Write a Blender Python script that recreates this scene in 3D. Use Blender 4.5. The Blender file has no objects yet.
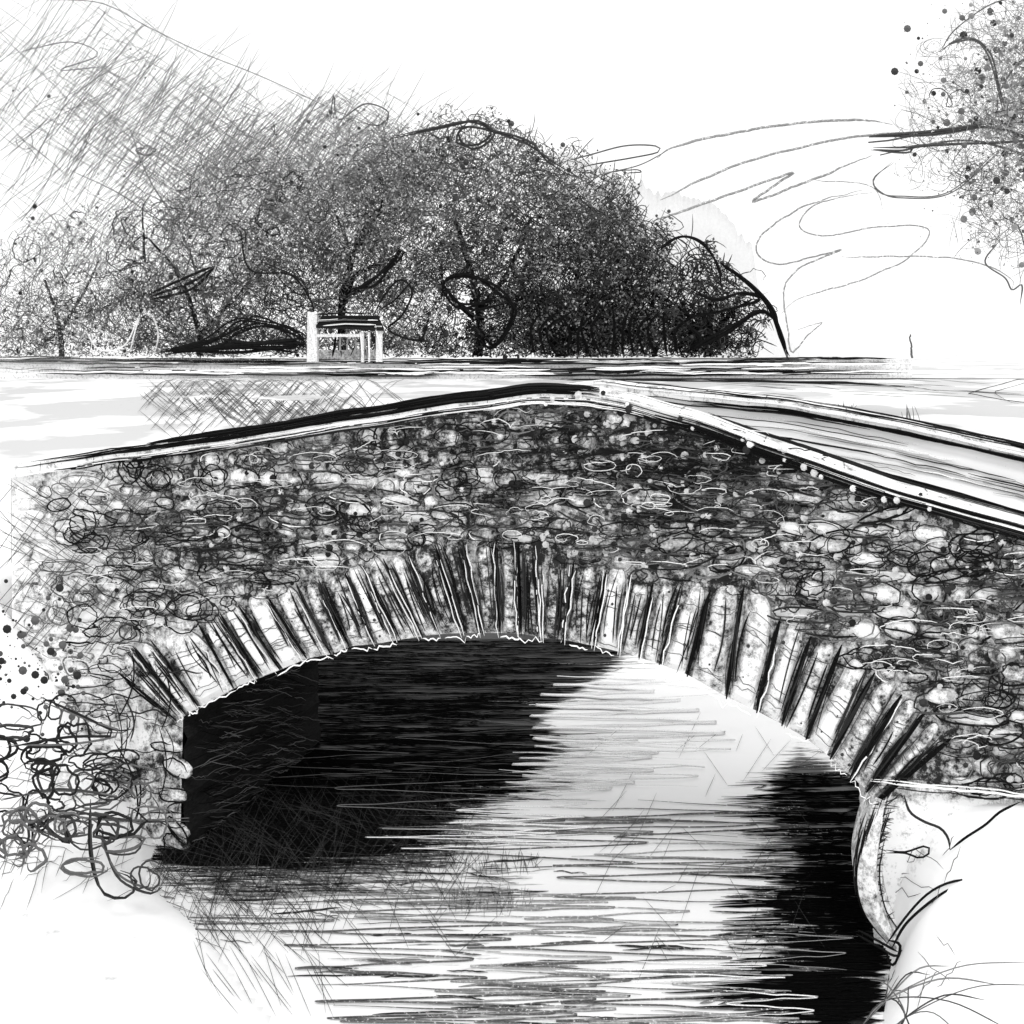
import bpy, math, random
import numpy as np
from mathutils import noise, Vector

random.seed(7)
rng = np.random.default_rng(11)
col = bpy.context.scene.collection
FP, HZ, EYE = 1098.0, 350.0, 6.0          # focal length in pixels, horizon row, eye height (m)

# ------------------------------------------------------------------ survey helpers
ES = np.array([0.9647, -0.2634, 0.0])      # along the bridge
EN = np.array([0.2634, 0.9647, 0.0])       # across the bridge, away from the viewer
O0 = np.array([0.0, 12.1, 0.0])

def atY(px, py, Y):
    px = np.asarray(px, float); py = np.asarray(py, float); Y = np.asarray(Y, float) + 0 * px
    return np.stack([(px - 512) / FP * Y, Y, EYE - (py - HZ) / FP * Y], -1)

def atZ(px, py, Z=0.0):
    Y = (EYE - Z) * FP / (np.asarray(py, float) - HZ)
    return atY(px, py, Y)

def face_sz(px, py, w=0.0):
    """pixel -> (s, z) on the bridge plane lying w metres behind the near face"""
    px = np.asarray(px, float); k = (px - 512) / FP
    o = O0 + EN * w
    Y = (o @ EN) / (k * EN[0] + EN[1])
    X = k * Y
    s = (X - O0[0]) * ES[0] + (Y - O0[1]) * ES[1]
    return s, EYE - (np.asarray(py, float) - HZ) / FP * Y

def bp(s, w, z):
    s = np.asarray(s, float); w = np.asarray(w, float) + 0 * s; z = np.asarray(z, float) + 0 * s
    return np.stack([O0[0] + s * ES[0] + w * EN[0], O0[1] + s * ES[1] + w * EN[1], z], -1)

def onF(px, py, w=0.0):
    s, z = face_sz(px, py, 0.0)
    return bp(s, w, z)

def proj(P):
    return 512 + FP * P[..., 0] / P[..., 1], HZ + FP * (EYE - P[..., 2]) / P[..., 1]

# ------------------------------------------------------------------ materials
def nm(m): m.use_nodes = True; return m.node_tree.nodes, m.node_tree.links

def tone_material(name, grain=60.0, lo=0.75, hi=1.25, paper=0.0, thr=0.6, stretch=(1, 1, 1), rough=0.95, spec=0.0):
    """grey given by the mesh's own 'tone' attribute, broken up by a fine grain"""
    m = bpy.data.materials.new(name); N, L = nm(m)
    b = N['Principled BSDF']; b.inputs['Roughness'].default_value = rough
    b.inputs['Specular IOR Level'].default_value = spec
    a = N.new('ShaderNodeAttribute'); a.attribute_name = 'tone'
    tc = N.new('ShaderNodeTexCoord'); mp = N.new('ShaderNodeMapping'); mp.inputs['Scale'].default_value = stretch
    L.new(tc.outputs['Object'], mp.inputs['Vector'])
    n = N.new('ShaderNodeTexNoise'); n.inputs['Scale'].default_value = grain; n.inputs['Detail'].default_value = 7
    n.inputs['Roughness'].default_value = 0.75
    L.new(mp.outputs['Vector'], n.inputs['Vector'])
    r = N.new('ShaderNodeMapRange'); r.inputs['From Min'].default_value = 0.3; r.inputs['From Max'].default_value = 0.7
    r.inputs['To Min'].default_value = lo; r.inputs['To Max'].default_value = hi
    L.new(n.outputs['Fac'], r.inputs['Value'])
    mul = N.new('ShaderNodeMath'); mul.operation = 'MULTIPLY'
    L.new(a.outputs['Fac'], mul.inputs[0]); L.new(r.outputs['Result'], mul.inputs[1])
    out = mul.outputs[0]
    if paper > 0:
        t = N.new('ShaderNodeMapRange'); t.inputs['From Min'].default_value = thr; t.inputs['From Max'].default_value = thr + 0.06
        t.inputs['To Min'].default_value = 0; t.inputs['To Max'].default_value = 1
        L.new(n.outputs['Fac'], t.inputs['Value'])
        mx = N.new('ShaderNodeMix'); mx.data_type = 'FLOAT'
        L.new(t.outputs['Result'], mx.inputs[0]); L.new(out, mx.inputs[2]); mx.inputs[3].default_value = paper
        out = mx.outputs[0]
    cc = N.new('ShaderNodeCombineColor')
    for i in range(3): L.new(out, cc.inputs[i])
    L.new(cc.outputs[0], b.inputs['Base Color'])
    return m

def rough_stone(name, scale, lo, hi, w):
    """weathered stone: the 'tone' attribute sets how much of the surface is pale and how much is dark and pitted"""
    m = bpy.data.materials.new(name); N, L = nm(m)
    b = N['Principled BSDF']; b.inputs['Roughness'].default_value = 1; b.inputs['Specular IOR Level'].default_value = 0
    a = N.new('ShaderNodeAttribute'); a.attribute_name = 'tone'; tc = N.new('ShaderNodeTexCoord')
    n = N.new('ShaderNodeTexNoise'); n.inputs['Scale'].default_value = scale; n.inputs['Detail'].default_value = 9; n.inputs['Roughness'].default_value = 0.8
    L.new(tc.outputs['Object'], n.inputs['Vector'])
    e = N.new('ShaderNodeMapRange'); e.inputs['From Min'].default_value = 0.33; e.inputs['From Max'].default_value = 0.67
    L.new(n.outputs['Fac'], e.inputs['Value'])
    sub = N.new('ShaderNodeMath'); sub.operation = 'SUBTRACT'
    L.new(a.outputs['Fac'], sub.inputs[0]); L.new(e.outputs['Result'], sub.inputs[1])
    t = N.new('ShaderNodeMapRange'); t.inputs['From Min'].default_value = -w; t.inputs['From Max'].default_value = w
    t.inputs['To Min'].default_value = lo; t.inputs['To Max'].default_value = hi
    L.new(sub.outputs[0], t.inputs['Value'])
    cc = N.new('ShaderNodeCombineColor')
    for i in range(3): L.new(t.outputs['Result'], cc.inputs[i])
    L.new(cc.outputs[0], b.inputs['Base Color'])
    return m

INK = tone_material('ink_stroke', 90, 0.6, 1.5, paper=0.35, thr=0.64)
PEN = tone_material('pencil_twig', 6, 0.6, 1.5)
CLOUD = tone_material('pencil_cloud', 3.5, 0.7, 1.4, paper=0.75, thr=0.54)
RUB = rough_stone('rubble_stone', 9, 0.03, 0.92, 0.28)
STONE = tone_material('worn_stone', 16, 0.5, 1.4, rough=1.0)
SHADE_INK = tone_material('shade_ripple', 30, 0.6, 1.3)
PCL = tone_material('pencil_ripple', 30, 0.7, 1.6, paper=0.85, thr=0.57)
WASH = tone_material('pale_wash', 3, 0.93, 1.05)
LEAF = tone_material('leaf_grey', 3, 0.7, 1.3)
DARK = tone_material('barrel_stone', 14, 0.3, 1.6, stretch=(1, 1, 5))

def surf_material(name, stretch, scale, dark, light_lo, light_hi, wash_scale, rough=1.0, spec=0.0, soft=0.05):
    """light surface on which streaks appear where the 'dens' attribute is high"""
    m = bpy.data.materials.new(name); N, L = nm(m)
    b = N['Principled BSDF']; b.inputs['Roughness'].default_value = rough; b.inputs['Specular IOR Level'].default_value = spec
    a = N.new('ShaderNodeAttribute'); a.attribute_name = 'dens'
    tc = N.new('ShaderNodeTexCoord'); mp = N.new('ShaderNodeMapping'); mp.inputs['Scale'].default_value = stretch
    L.new(tc.outputs['Object'], mp.inputs['Vector'])
    n = N.new('ShaderNodeTexNoise'); n.inputs['Scale'].default_value = scale; n.inputs['Detail'].default_value = 5
    n.inputs['Roughness'].default_value = 0.7
    L.new(mp.outputs['Vector'], n.inputs['Vector'])
    e = N.new('ShaderNodeMapRange'); e.inputs['From Min'].default_value = 0.25; e.inputs['From Max'].default_value = 0.75
    L.new(n.outputs['Fac'], e.inputs['Value'])
    sub = N.new('ShaderNodeMath'); sub.operation = 'SUBTRACT'
    L.new(a.outputs['Fac'], sub.inputs[0]); L.new(e.outputs['Result'], sub.inputs[1])
    t = N.new('ShaderNodeMapRange'); t.inputs['From Min'].default_value = -soft; t.inputs['From Max'].default_value = soft
    L.new(sub.outputs[0], t.inputs['Value'])
    w = N.new('ShaderNodeTexNoise'); w.inputs['Scale'].default_value = wash_scale; w.inputs['Detail'].default_value = 6
    L.new(tc.outputs['Object'], w.inputs['Vector'])
    wr = N.new('ShaderNodeMapRange'); wr.inputs['From Min'].default_value = 0.48; wr.inputs['From Max'].default_value = 0.56
    wr.inputs['To Min'].default_value = light_hi; wr.inputs['To Max'].default_value = light_lo
    sx = N.new('ShaderNodeSeparateXYZ'); L.new(tc.outputs['Object'], sx.inputs[0])
    far_ = N.new('ShaderNodeMapRange'); far_.inputs['From Min'].default_value = 14; far_.inputs['From Max'].default_value = 20
    far_.inputs['To Min'].default_value = -0.3; far_.inputs['To Max'].default_value = 0.02
    L.new(sx.outputs['Y'], far_.inputs['Value'])
    ad = N.new('ShaderNodeMath'); ad.operation = 'ADD'; L.new(w.outputs['Fac'], ad.inputs[0]); L.new(far_.outputs['Result'], ad.inputs[1])
    L.new(ad.outputs[0], wr.inputs['Value'])
    mx = N.new('ShaderNodeMix'); mx.data_type = 'FLOAT'
    L.new(t.outputs['Result'], mx.inputs[0]); L.new(wr.outputs['Result'], mx.inputs[2]); mx.inputs[3].default_value = dark
    cc = N.new('ShaderNodeCombineColor')
    for i in range(3): L.new(mx.outputs[0], cc.inputs[i])
    L.new(cc.outputs[0], b.inputs['Base Color'])
    return m

WATER = surf_material('water_surface', (0.9, 9, 1), 1.6, 0.006, 0.92, 0.97, 0.5, rough=0.35, spec=0.25, soft=0.12)
GROUND = surf_material('pale_ground', (1, 1, 1), 3.0, 0.3, 0.6, 0.93, 0.3, soft=0.2)

# ------------------------------------------------------------------ mesh collector
def resample(P, n):
    P = np.asarray(P, float)
    d = np.r_[0, np.cumsum(np.linalg.norm(np.diff(P, axis=0), axis=1))]
    if d[-1] == 0: d = np.arange(len(P)) * 1.0
    t = np.linspace(0, d[-1], n)
    return np.stack([np.interp(t, d, P[:, k]) for k in range(3)], -1)

def smooth(P, n=40):
    """Catmull-Rom through the points"""
    P = np.asarray(P, float)
    if len(P) < 3: return resample(P, n)
    Q = np.vstack([2 * P[0] - P[1], P, 2 * P[-1] - P[-2]])
    out = []
    k = max(3, n // (len(P) - 1))
    for i in range(1, len(Q) - 2):
        t = np.linspace(0, 1, k, endpoint=False)[:, None]
        a, b, c, d = Q[i - 1], Q[i], Q[i + 1], Q[i + 2]
        out.append(0.5 * (2 * b + (c - a) * t + (2 * a - 5 * b + 4 * c - d) * t ** 2 + (3 * b - a - 3 * c + d) * t ** 3))
    out.append(P[-1:])
    return np.vstack(out)

class MB:
    def __init__(s):
        s.v = []; s.q = []; s.t = []; s.qm = []; s.tm = []; s.tone = []; s.n = 0; s.mats = []; s.sm = []
    def mi(s, m):
        if m not in s.mats: s.mats.append(m)
        return s.mats.index(m)
    def raw(s, V, quads=None, tris=None, tone=0.5, mat=None):
        V = np.asarray(V, float).reshape(-1, 3); k = s.mi(mat)
        s.v.append(V); s.tone.append(np.zeros(len(V)) + tone)
        if quads is not None and len(quads):
            q = np.asarray(quads, int) + s.n; s.q.append(q); s.qm.append(np.full(len(q), k))
        if tris is not None and len(tris):
            t = np.asarray(tris, int) + s.n; s.t.append(t); s.tm.append(np.full(len(t), k))
        s.n += len(V)
    def grid(s, P, tone=0.5, mat=None):
        a, b = P.shape[:2]
        i = np.arange(a * b).reshape(a, b)
        q = np.stack([i[:-1, :-1], i[1:, :-1], i[1:, 1:], i[:-1, 1:]], -1).reshape(-1, 4)
        s.raw(P.reshape(-1, 3), q, None, np.asarray(tone).reshape(-1) if np.ndim(tone) else tone, mat)
    def strokes(s, P, R, tone, mat=None, up=(0, 1, 0), k=3):
        """P (N,n,3) polylines, R (N,) or (N,n) radii, tone (N,)"""
        P = np.asarray(P, float)
        if P.ndim == 2: P = P[None]
        N, n = P.shape[:2]
        if N == 0: return
        R = np.asarray(R, float)
        if R.ndim < 2:
            prof = np.minimum(1, np.minimum(np.linspace(0, 1, n), np.linspace(1, 0, n)) * 5 + 0.25)
            R = (np.zeros(N) + R)[:, None] * prof[None]
        R = R * np.ones((N, n))
        T = np.gradient(P, axis=1); T /= np.linalg.norm(T, axis=2, keepdims=True) + 1e-9
        U = np.zeros_like(T) + np.asarray(up, float)
        A = np.cross(T, U); la = np.linalg.norm(A, axis=2, keepdims=True)
        A = np.where(la < 0.15, np.cross(T, np.array([1.0, 0.1, 0.2])), A); A /= np.linalg.norm(A, axis=2, keepdims=True) + 1e-9
        B = np.cross(T, A)
        ang = np.arange(k) * 2 * math.pi / k
        V = P[:, :, None] + R[:, :, None, None] * (np.cos(ang)[None, None, :, None] * A[:, :, None] + np.sin(ang)[None, None, :, None] * B[:, :, None])
        i = np.arange(N * n * k).reshape(N, n, k)
        j = np.roll(i, -1, axis=2)
        q = np.stack([i[:, :-1], j[:, :-1], j[:, 1:], i[:, 1:]], -1).reshape(-1, 4)
        tn = np.repeat(np.zeros(N) + tone, n * k)
        s.raw(V, q, None, tn, mat)
    def line(s, P, r, tone, mat=None, n=None, up=(0, 1, 0), k=3):
        P = np.asarray(P, float)
        if n: P = resample(P, n)
        s.strokes(P[None], r, tone, mat, up, k)
    def flakes(s, C, size, tone, mat=None, flat=None):
        """small leaf-like quads at C (N,3) with random tilt"""
        C = np.asarray(C, float); N = len(C)
        if N == 0: return
        A = rng.normal(size=(N, 3)); 
        if flat is not None: A -= (A @ np.asarray(flat))[:, None] * np.asarray(flat) * 0.95
        A /= np.linalg.norm(A, axis=1, keepdims=True)
        B = rng.normal(size=(N, 3))
        if flat is not None: B -= (B @ np.asarray(flat))[:, None] * np.asarray(flat) * 0.95
        B -= (A * B).sum(1)[:, None] * A; B /= np.linalg.norm(B, axis=1, keepdims=True)
        sz = (np.zeros(N) + size)[:, None]
        V = np.stack([C - A * sz, C - B * sz * 0.6, C + A * sz, C + B * sz * 0.6], 1)
        s.raw(V, np.arange(4 * N).reshape(N, 4), None, np.repeat(np.zeros(N) + tone, 4), mat)
    def dots(s, C, r, tone, mat=None, squash=(1, 1, 1)):
        """small round berries / blobs: 8-sided lens shapes"""
        C = np.asarray(C, float); N = len(C)
        if N == 0: return
        r = np.zeros(N) + r; V = []; T = []
        k = 8
        ring = np.array([[math.cos(a), 0, math.sin(a)] for a in np.arange(k) * 2 * math.pi / k])
        base = np.vstack([ring, [[0, -0.6, 0]], [[0, 0.6, 0]]]) * np.asarray(squash)
        tr = [(i, (i + 1) % k, k) for i in range(k)] + [((i + 1) % k, i, k + 1) for i in range(k)]
        tr = np.array(tr)
        V = C[:, None] + base[None] * r[:, None, None]
        T = tr[None] + (np.arange(N) * (k + 2))[:, None, None]
        s.raw(V, None, T.reshape(-1, 3), np.repeat(np.zeros(N) + tone, k + 2), mat)
    def build(s, name, parent=None, smooth_=False, attr='tone'):
        V = np.vstack(s.v)
        Q = np.vstack(s.q) if s.q else np.zeros((0, 4), int); T = np.vstack(s.t) if s.t else np.zeros((0, 3), int)
        me = bpy.data.meshes.new(name)
        me.vertices.add(len(V)); me.vertices.foreach_set('co', V.astype(np.float32).ravel())
        nl = Q.size + T.size
        me.loops.add(nl); me.loops.foreach_set('vertex_index', np.r_[Q.ravel(), T.ravel()].astype(np.int32))
        me.polygons.add(len(Q) + len(T))
        st = np.r_[np.arange(len(Q)) * 4, Q.size + np.arange(len(T)) * 3]
        me.polygons.foreach_set('loop_start', st.astype(np.int32))
        mi = np.r_[np.concatenate(s.qm) if s.qm else [], np.concatenate(s.tm) if s.tm else []].astype(np.int32)
        for m in s.mats: me.materials.append(m)
        me.update(calc_edges=True)
        me.polygons.foreach_set('material_index', mi)
        me.polygons.foreach_set('use_smooth', np.full(len(mi), bool(smooth_)))
        at = me.attributes.new(attr, 'FLOAT', 'POINT'); at.data.foreach_set('value', np.concatenate(s.tone).astype(np.float32))
        me.validate()
        o = bpy.data.objects.new(name, me); col.objects.link(o)
        if parent is not None: 
            o.parent = parent
            o.matrix_parent_inverse = parent.matrix_world.inverted() if False else o.matrix_parent_inverse
            o.location = -Vector(parent.location)
        return o

def tag(o, label=None, cat=None, group=None, kind=None):
    if label: o['label'] = label
    if cat: o['category'] = cat
    if group: o['group'] = group
    if kind: o['kind'] = kind
    return o

def thing(name, loc, label, cat, group=None):
    o = bpy.data.objects.new(name, None); col.objects.link(o); o.location = tuple(float(c) for c in loc)
    return tag(o, label, cat, group)

# polygon soft mask in survey coordinates
def poly_sd(x, y, poly):
    poly = np.asarray(poly, float); a = poly; b = np.roll(poly, -1, axis=0)
    x = np.asarray(x, float); y = np.asarray(y, float)
    d = np.full(x.shape, 1e9); ins = np.zeros(x.shape, bool)
    for (x0, y0), (x1, y1) in zip(a, b):
        ex, ey = x1 - x0, y1 - y0
        t = np.clip(((x - x0) * ex + (y - y0) * ey) / (ex * ex + ey * ey + 1e-9), 0, 1)
        d = np.minimum(d, np.hypot(x - x0 - t * ex, y - y0 - t * ey))
        c = ((y0 > y) != (y1 > y)) & (x < (x1 - x0) * (y - y0) / (y1 - y0 + 1e-12) + x0)
        ins ^= c
    return np.where(ins, -d, d)

def soft(x, y, poly, w):
    return np.clip(0.5 - poly_sd(x, y, poly) / (2 * w), 0, 1)

def blob(x, y, cx, cy, rx, ry):
    return np.exp(-((x - cx) / rx) ** 2 - ((y - cy) / ry) ** 2)

# ------------------------------------------------------------------ curves of the bridge
INTR = [(180, 719), (189, 713), (203, 707), (237, 687), (262, 677), (283, 669), (310, 658), (334, 654), (352, 646), (377, 644), (400, 640),
        (425, 636), (442, 634), (466, 633), (485, 633), (502, 633), (523, 634), (545, 638), (565, 640), (595, 646), (620, 652), (640, 658), (660, 664),
        (688, 675), (727, 697), (757, 711), (782, 724), (806, 738), (830, 757), (850, 775), (866, 790), (874, 801)]
EXTR = [(118, 668), (134, 642), (152, 636), (200, 620), (222, 610), (240, 602), (268, 592), (298, 582), (320, 576), (346, 568), (364, 562),
        (384, 555), (408, 548), (436, 540), (464, 537), (498, 534), (520, 538), (542, 545), (576, 556), (608, 566), (632, 570), (655, 576), (682, 582),
        (712, 586), (745, 582), (782, 612), (812, 632), (843, 640), (876, 668), (903, 690), (928, 705), (952, 735)]
i_s, i_z = face_sz([p[0] for p in INTR], [p[1] for p in INTR])
e_s, e_z = face_sz([p[0] for p in EXTR], [p[1] for p in EXTR])
c_px = [12, 110, 200, 300, 400, 470, 530, 590, 640, 700, 800, 900, 1024, 1100, 1290]
c_py = [464, 450, 437, 421, 405, 394, 387, 386, 397, 415, 450, 484, 519, 541, 592]
c_s, c_z = face_sz(c_px, c_py)
f_px = [0, 300, 470, 540, 600, 690, 800, 900, 1024, 1120]
f_py = [485, 440, 402, 386, 380, 390, 401, 420, 447, 470]
DEP = 3.2
f_s, f_z = face_sz(f_px, f_py, DEP)
S0, S1 = c_s[0], c_s[-1]
top_near = lambda s: np.interp(s, c_s, c_z)
top_far = lambda s: np.interp(s, f_s, f_z)
intr = lambda s: np.where((s > i_s[0]) & (s < i_s[-1]), np.interp(s, i_s, i_z), -0.4)
def extr(s):
    return np.where((s > e_s[0]) & (s < e_s[-1]), np.interp(s, e_s, e_z), -0.4)
COP = 0.17

bridge = thing('stone_bridge', bp(0, 0, 0), 'humped rubble stone bridge with one wide arch over the river', 'bridge')

def stroke_path_face(pts, w, jit=0.0, n=24):
    P = smooth(np.array([[a, b, 0] for a, b in pts]), n)
    P = resample(P, n)
    if jit: P[:, :2] += np.cumsum(rng.normal(size=(n, 2)), 0) * jit * 0.2 + rng.normal(size=(n, 2)) * jit * 0.4
    return onF(P[:, 0], P[:, 1], w)

# --- spandrel wall: backing, rubble stones, pen outlines
wall = MB()
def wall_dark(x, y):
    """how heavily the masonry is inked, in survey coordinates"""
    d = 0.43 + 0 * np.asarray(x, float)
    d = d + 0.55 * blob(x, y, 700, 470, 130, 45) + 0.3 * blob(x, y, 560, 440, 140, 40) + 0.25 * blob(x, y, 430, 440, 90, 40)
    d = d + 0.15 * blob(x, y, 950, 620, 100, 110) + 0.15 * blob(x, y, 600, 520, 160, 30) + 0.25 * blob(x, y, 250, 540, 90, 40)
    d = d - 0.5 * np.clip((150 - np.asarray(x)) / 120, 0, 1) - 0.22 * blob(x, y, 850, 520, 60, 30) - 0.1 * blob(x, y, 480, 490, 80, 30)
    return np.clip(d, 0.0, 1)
ss = np.r_[np.linspace(S0, S1, 300)]
nz = 40
bt = intr(ss); tp = top_near(ss) - 0.02
t = np.linspace(0, 1, nz)[None]
Z = bt[:, None] * (1 - t) + tp[:, None] * t
Pw = bp(np.repeat(ss[:, None], nz, 1), 0.0, Z)
wx, wy = proj(Pw)
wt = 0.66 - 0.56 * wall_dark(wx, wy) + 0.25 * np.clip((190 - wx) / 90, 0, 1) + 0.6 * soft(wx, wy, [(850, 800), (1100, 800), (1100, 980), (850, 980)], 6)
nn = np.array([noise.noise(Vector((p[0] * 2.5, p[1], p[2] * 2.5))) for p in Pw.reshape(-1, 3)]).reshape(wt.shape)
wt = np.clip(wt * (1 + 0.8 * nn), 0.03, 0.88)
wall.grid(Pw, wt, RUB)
# wall end (left)
wall.grid(np.stack([bp([S0, S0], [0, 0.45], [-0.4, -0.4]), bp([S0, S0], [0, 0.45], [top_near(S0)] * 2)]), 0.6, STONE)
# stones
def stone(mb, s, z, a, b, h, tone, rot=0.0):
    k = 11; th = np.arange(k) * 2 * math.pi / k
    ex = 0.75
    base = np.stack([np.sign(np.cos(th)) * abs(np.cos(th)) ** ex * a, np.sign(np.sin(th)) * abs(np.sin(th)) ** ex * b], -1)
    base *= (1 + rng.normal(size=(k, 1)) * 0.09)
    cr, sr = math.cos(rot), math.sin(rot)
    rings = []; 
    for f, hh in ((1.0, -0.01), (0.93, 0.6 * h), (0.7, 0.95 * h), (0.35, 1.08 * h)):
        r = base * f
        q = np.stack([r[:, 0] * cr - r[:, 1] * sr, r[:, 0] * sr + r[:, 1] * cr], -1)
        rings.append(bp(s + q[:, 0], -hh - rng.normal(size=k) * h * 0.06, z + q[:, 1]))
    V = np.vstack(rings + [bp(s, -1.1 * h, z)[None]])
    quads = []
    for r in range(3):
        for i in range(k):
            j = (i + 1) % k; quads.append((r * k + i, r * k + j, (r + 1) * k + j, (r + 1) * k + i))
    tris = [(3 * k + i, 3 * k + (i + 1) % k, 4 * k) for i in range(k)]
    tn = np.r_[np.full(k, tone * 0.5), np.full(k, tone * 0.85), np.full(2 * k + 1, tone)] * (1 + rng.normal(size=4 * k + 1) * 0.08)
    mb.raw(V, quads, tris, tn, RUB)
    return base
z = 0.02; course = 0
loopsP = []; loopsR = []; loopsT = []
def loop_on_wall(s, z, a, b, rot=0, turns=1.3, w=-0.085, jit=0.1, n=22):
    th = np.linspace(0, turns * 2 * math.pi, n) + rng.uniform(0, 6.28)
    g = 1 + np.linspace(-jit, jit, n) * rng.choice([-1, 1]) + np.convolve(rng.normal(size=n + 4), np.ones(5) / 5, 'valid') * jit
    u, v = np.cos(th) * a * g, np.sin(th) * b * g
    return bp(s + u * math.cos(rot) - v * math.sin(rot), w, z + u * math.sin(rot) + v * math.cos(rot))
while z < 5.6:
    hgt = rng.uniform(0.13, 0.24)
    s = S0 + rng.uniform(0, 0.2)
    while s < S1:
        wdt = rng.uniform(0.18, 0.6)
        cs, cz = s + wdt / 2, z + hgt / 2 + 0.05 * math.sin(s * 0.9 + z) + rng.normal() * 0.015
        lim_t = float(top_near(cs)) - COP - hgt * 0.45; lim_b = float(extr(np.array(cs)))
        x, y = proj(bp(cs, 0, cz))
        if cz < lim_t and cz > lim_b + hgt * 0.05 and not (float(intr(np.array(cs))) > cz):
            dk = float(wall_dark(x, y))
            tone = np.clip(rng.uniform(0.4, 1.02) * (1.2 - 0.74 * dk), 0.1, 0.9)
            if x > 850 and y > 796: s += wdt; continue
            if x < 185 and y > 600 or x < 120: tone = rng.uniform(0.65, 0.85)
            rot = rng.normal() * 0.08
            stone(wall, cs, cz, wdt * 0.47, hgt * 0.44, rng.uniform(0.03, 0.065), tone, rot)
            p = 0.95 if x > 130 else 0.35
            if rng.random() < p:
                loopsP.append(loop_on_wall(cs + rng.normal() * 0.03, cz + rng.normal() * 0.02, wdt * rng.uniform(0.4, 0.62), hgt * rng.uniform(0.38, 0.7), rot + rng.normal() * 0.2, rng.uniform(0.45, 1.5), jit=0.25))
                loopsR.append(rng.uniform(0.006, 0.014)); loopsT.append(rng.choice([0.01, 0.03, 0.15]))
            if rng.random() < 0.12:
                loopsP.append(loop_on_wall(cs, cz, wdt * 0.5, hgt * 0.5, rot, rng.uniform(0.3, 0.6), w=-0.09)); loopsR.append(0.006); loopsT.append(0.8)
        s += wdt + 0.01
    z += hgt * 0.97; course += 1
wall.strokes(np.array(loopsP), np.array(loopsR), np.array(loopsT), INK, up=EN)

def in_wall(x, y, m=0.0):
    s, zz = face_sz(x, y)
    return (zz < top_near(s) - COP - m) & (zz > extr(s) + m) & (zz > intr(s)) & (zz > 0.05)
def wall_rand(n, box, power=1.0):
    x = rng.uniform(box[0], box[2], n * 6); y = rng.uniform(box[1], box[3], n * 6)
    k = in_wall(x, y) & (rng.random(len(x)) < wall_dark(x, y) ** power)
    return x[k][:n], y[k][:n]
# near-horizontal short dark pen lines, squiggles, hatching, light ticks
x, y = wall_rand(700, (60, 380, 1060, 800), 3.5)
P = []
for a, b in zip(x, y):
    L = rng.uniform(12, 60); sl = (0.17 if a > 620 else -0.12) * rng.uniform(0, 1.2)
    tt = np.linspace(-0.5, 0.5, 8)
    P.append(onF(a + tt * L, b + tt * L * sl + np.convolve(rng.normal(size=10), np.ones(3) / 3, 'valid') * 1.6, -0.085 - rng.random() * 0.01))
wall.strokes(np.array(P), rng.uniform(0.004, 0.014, len(P)), rng.choice([0.01, 0.02, 0.06], len(P)), INK, up=EN)
# curly pen squiggles
def squiggle(x0, y0, dx, dy, rx, ry, loops, n=40, back=0.6):
    tt = np.linspace(0, 1, n); th = tt * loops * 2 * math.pi + rng.uniform(0, 6.28)
    m = 1 + np.convolve(rng.normal(size=n + 6), np.ones(7) / 7, 'valid') * 0.7
    return x0 + tt * dx + np.cos(th) * rx * m, y0 + tt * dy + np.sin(th) * ry * m
x, y = wall_rand(280, (20, 400, 1060, 790), 0.5)
P = []
for a, b in zip(x, y):
    u, v = squiggle(a, b, rng.uniform(-30, 40), rng.uniform(-8, 8), rng.uniform(6, 24), rng.uniform(3, 12), rng.uniform(0.8, 2.6))
    P.append(onF(u, v, -0.095))
wall.strokes(np.array(P), rng.uniform(0.005, 0.012, len(P)), rng.choice([0.01, 0.03, 0.07], len(P)), INK, up=EN)
x, y = wall_rand(170, (90, 400, 1060, 790), 0.0)
P = []
for a, b in zip(x, y):
    u, v = squiggle(a, b, rng.uniform(-20, 50), rng.uniform(-4, 4), rng.uniform(4, 16), rng.uniform(1.5, 5), rng.uniform(0.4, 1.3), n=16)
    P.append(onF(u, v, -0.1))
wall.strokes(np.array(P), rng.uniform(0.003, 0.006, len(P)), 0.7, INK, up=EN)
# fine cross hatching at the pale left end
P = []
for i in range(150):
    a, b = rng.uniform(2, 170), rng.uniform(485, 640)
    ang = rng.choice([0.9, -0.55]) + rng.normal() * 0.1; L = rng.uniform(30, 80)
    tt = np.linspace(-0.5, 0.5, 6); u, v = a + tt * L * math.cos(ang), b - tt * L * math.sin(ang)
    if in_wall(u, v).all(): P.append(onF(u, v, -0.08))
wall.strokes(np.array(P), 0.005, 0.1, INK, up=EN)
# lichen and ink-dark pits
x, y = wall_rand(330, (120, 410, 1050, 790), 0.0)
wall.dots(onF(x, y, -0.085), rng.uniform(0.012, 0.045, len(x)) ** 1.0, rng.choice([0.02, 0.04, 0.5, 0.6], len(x)), STONE)
x, y = wall_rand(90, (530, 410, 860, 560), 0.0)
wall.dots(onF(x, y, -0.09), rng.uniform(0.015, 0.05, len(x)), rng.choice([0.3, 0.4, 0.5], len(x)), STONE, squash=(1, 0.3, 1))
sf = np.linspace(3.75, 6.2, 40)
for q_, r_, t_ in ((1.68, 0.014, 0.9), (1.71, 0.009, 0.9), (1.64, 0.007, 0.02), (1.74, 0.006, 0.03)):
    wall.line(bp(sf, -0.13, q_ + np.convolve(rng.normal(size=44), np.ones(5) / 5, 'valid') * 0.015), r_, t_, INK, up=(0, 0, 1))
wall.build('spandrel_wall', bridge)

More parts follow.
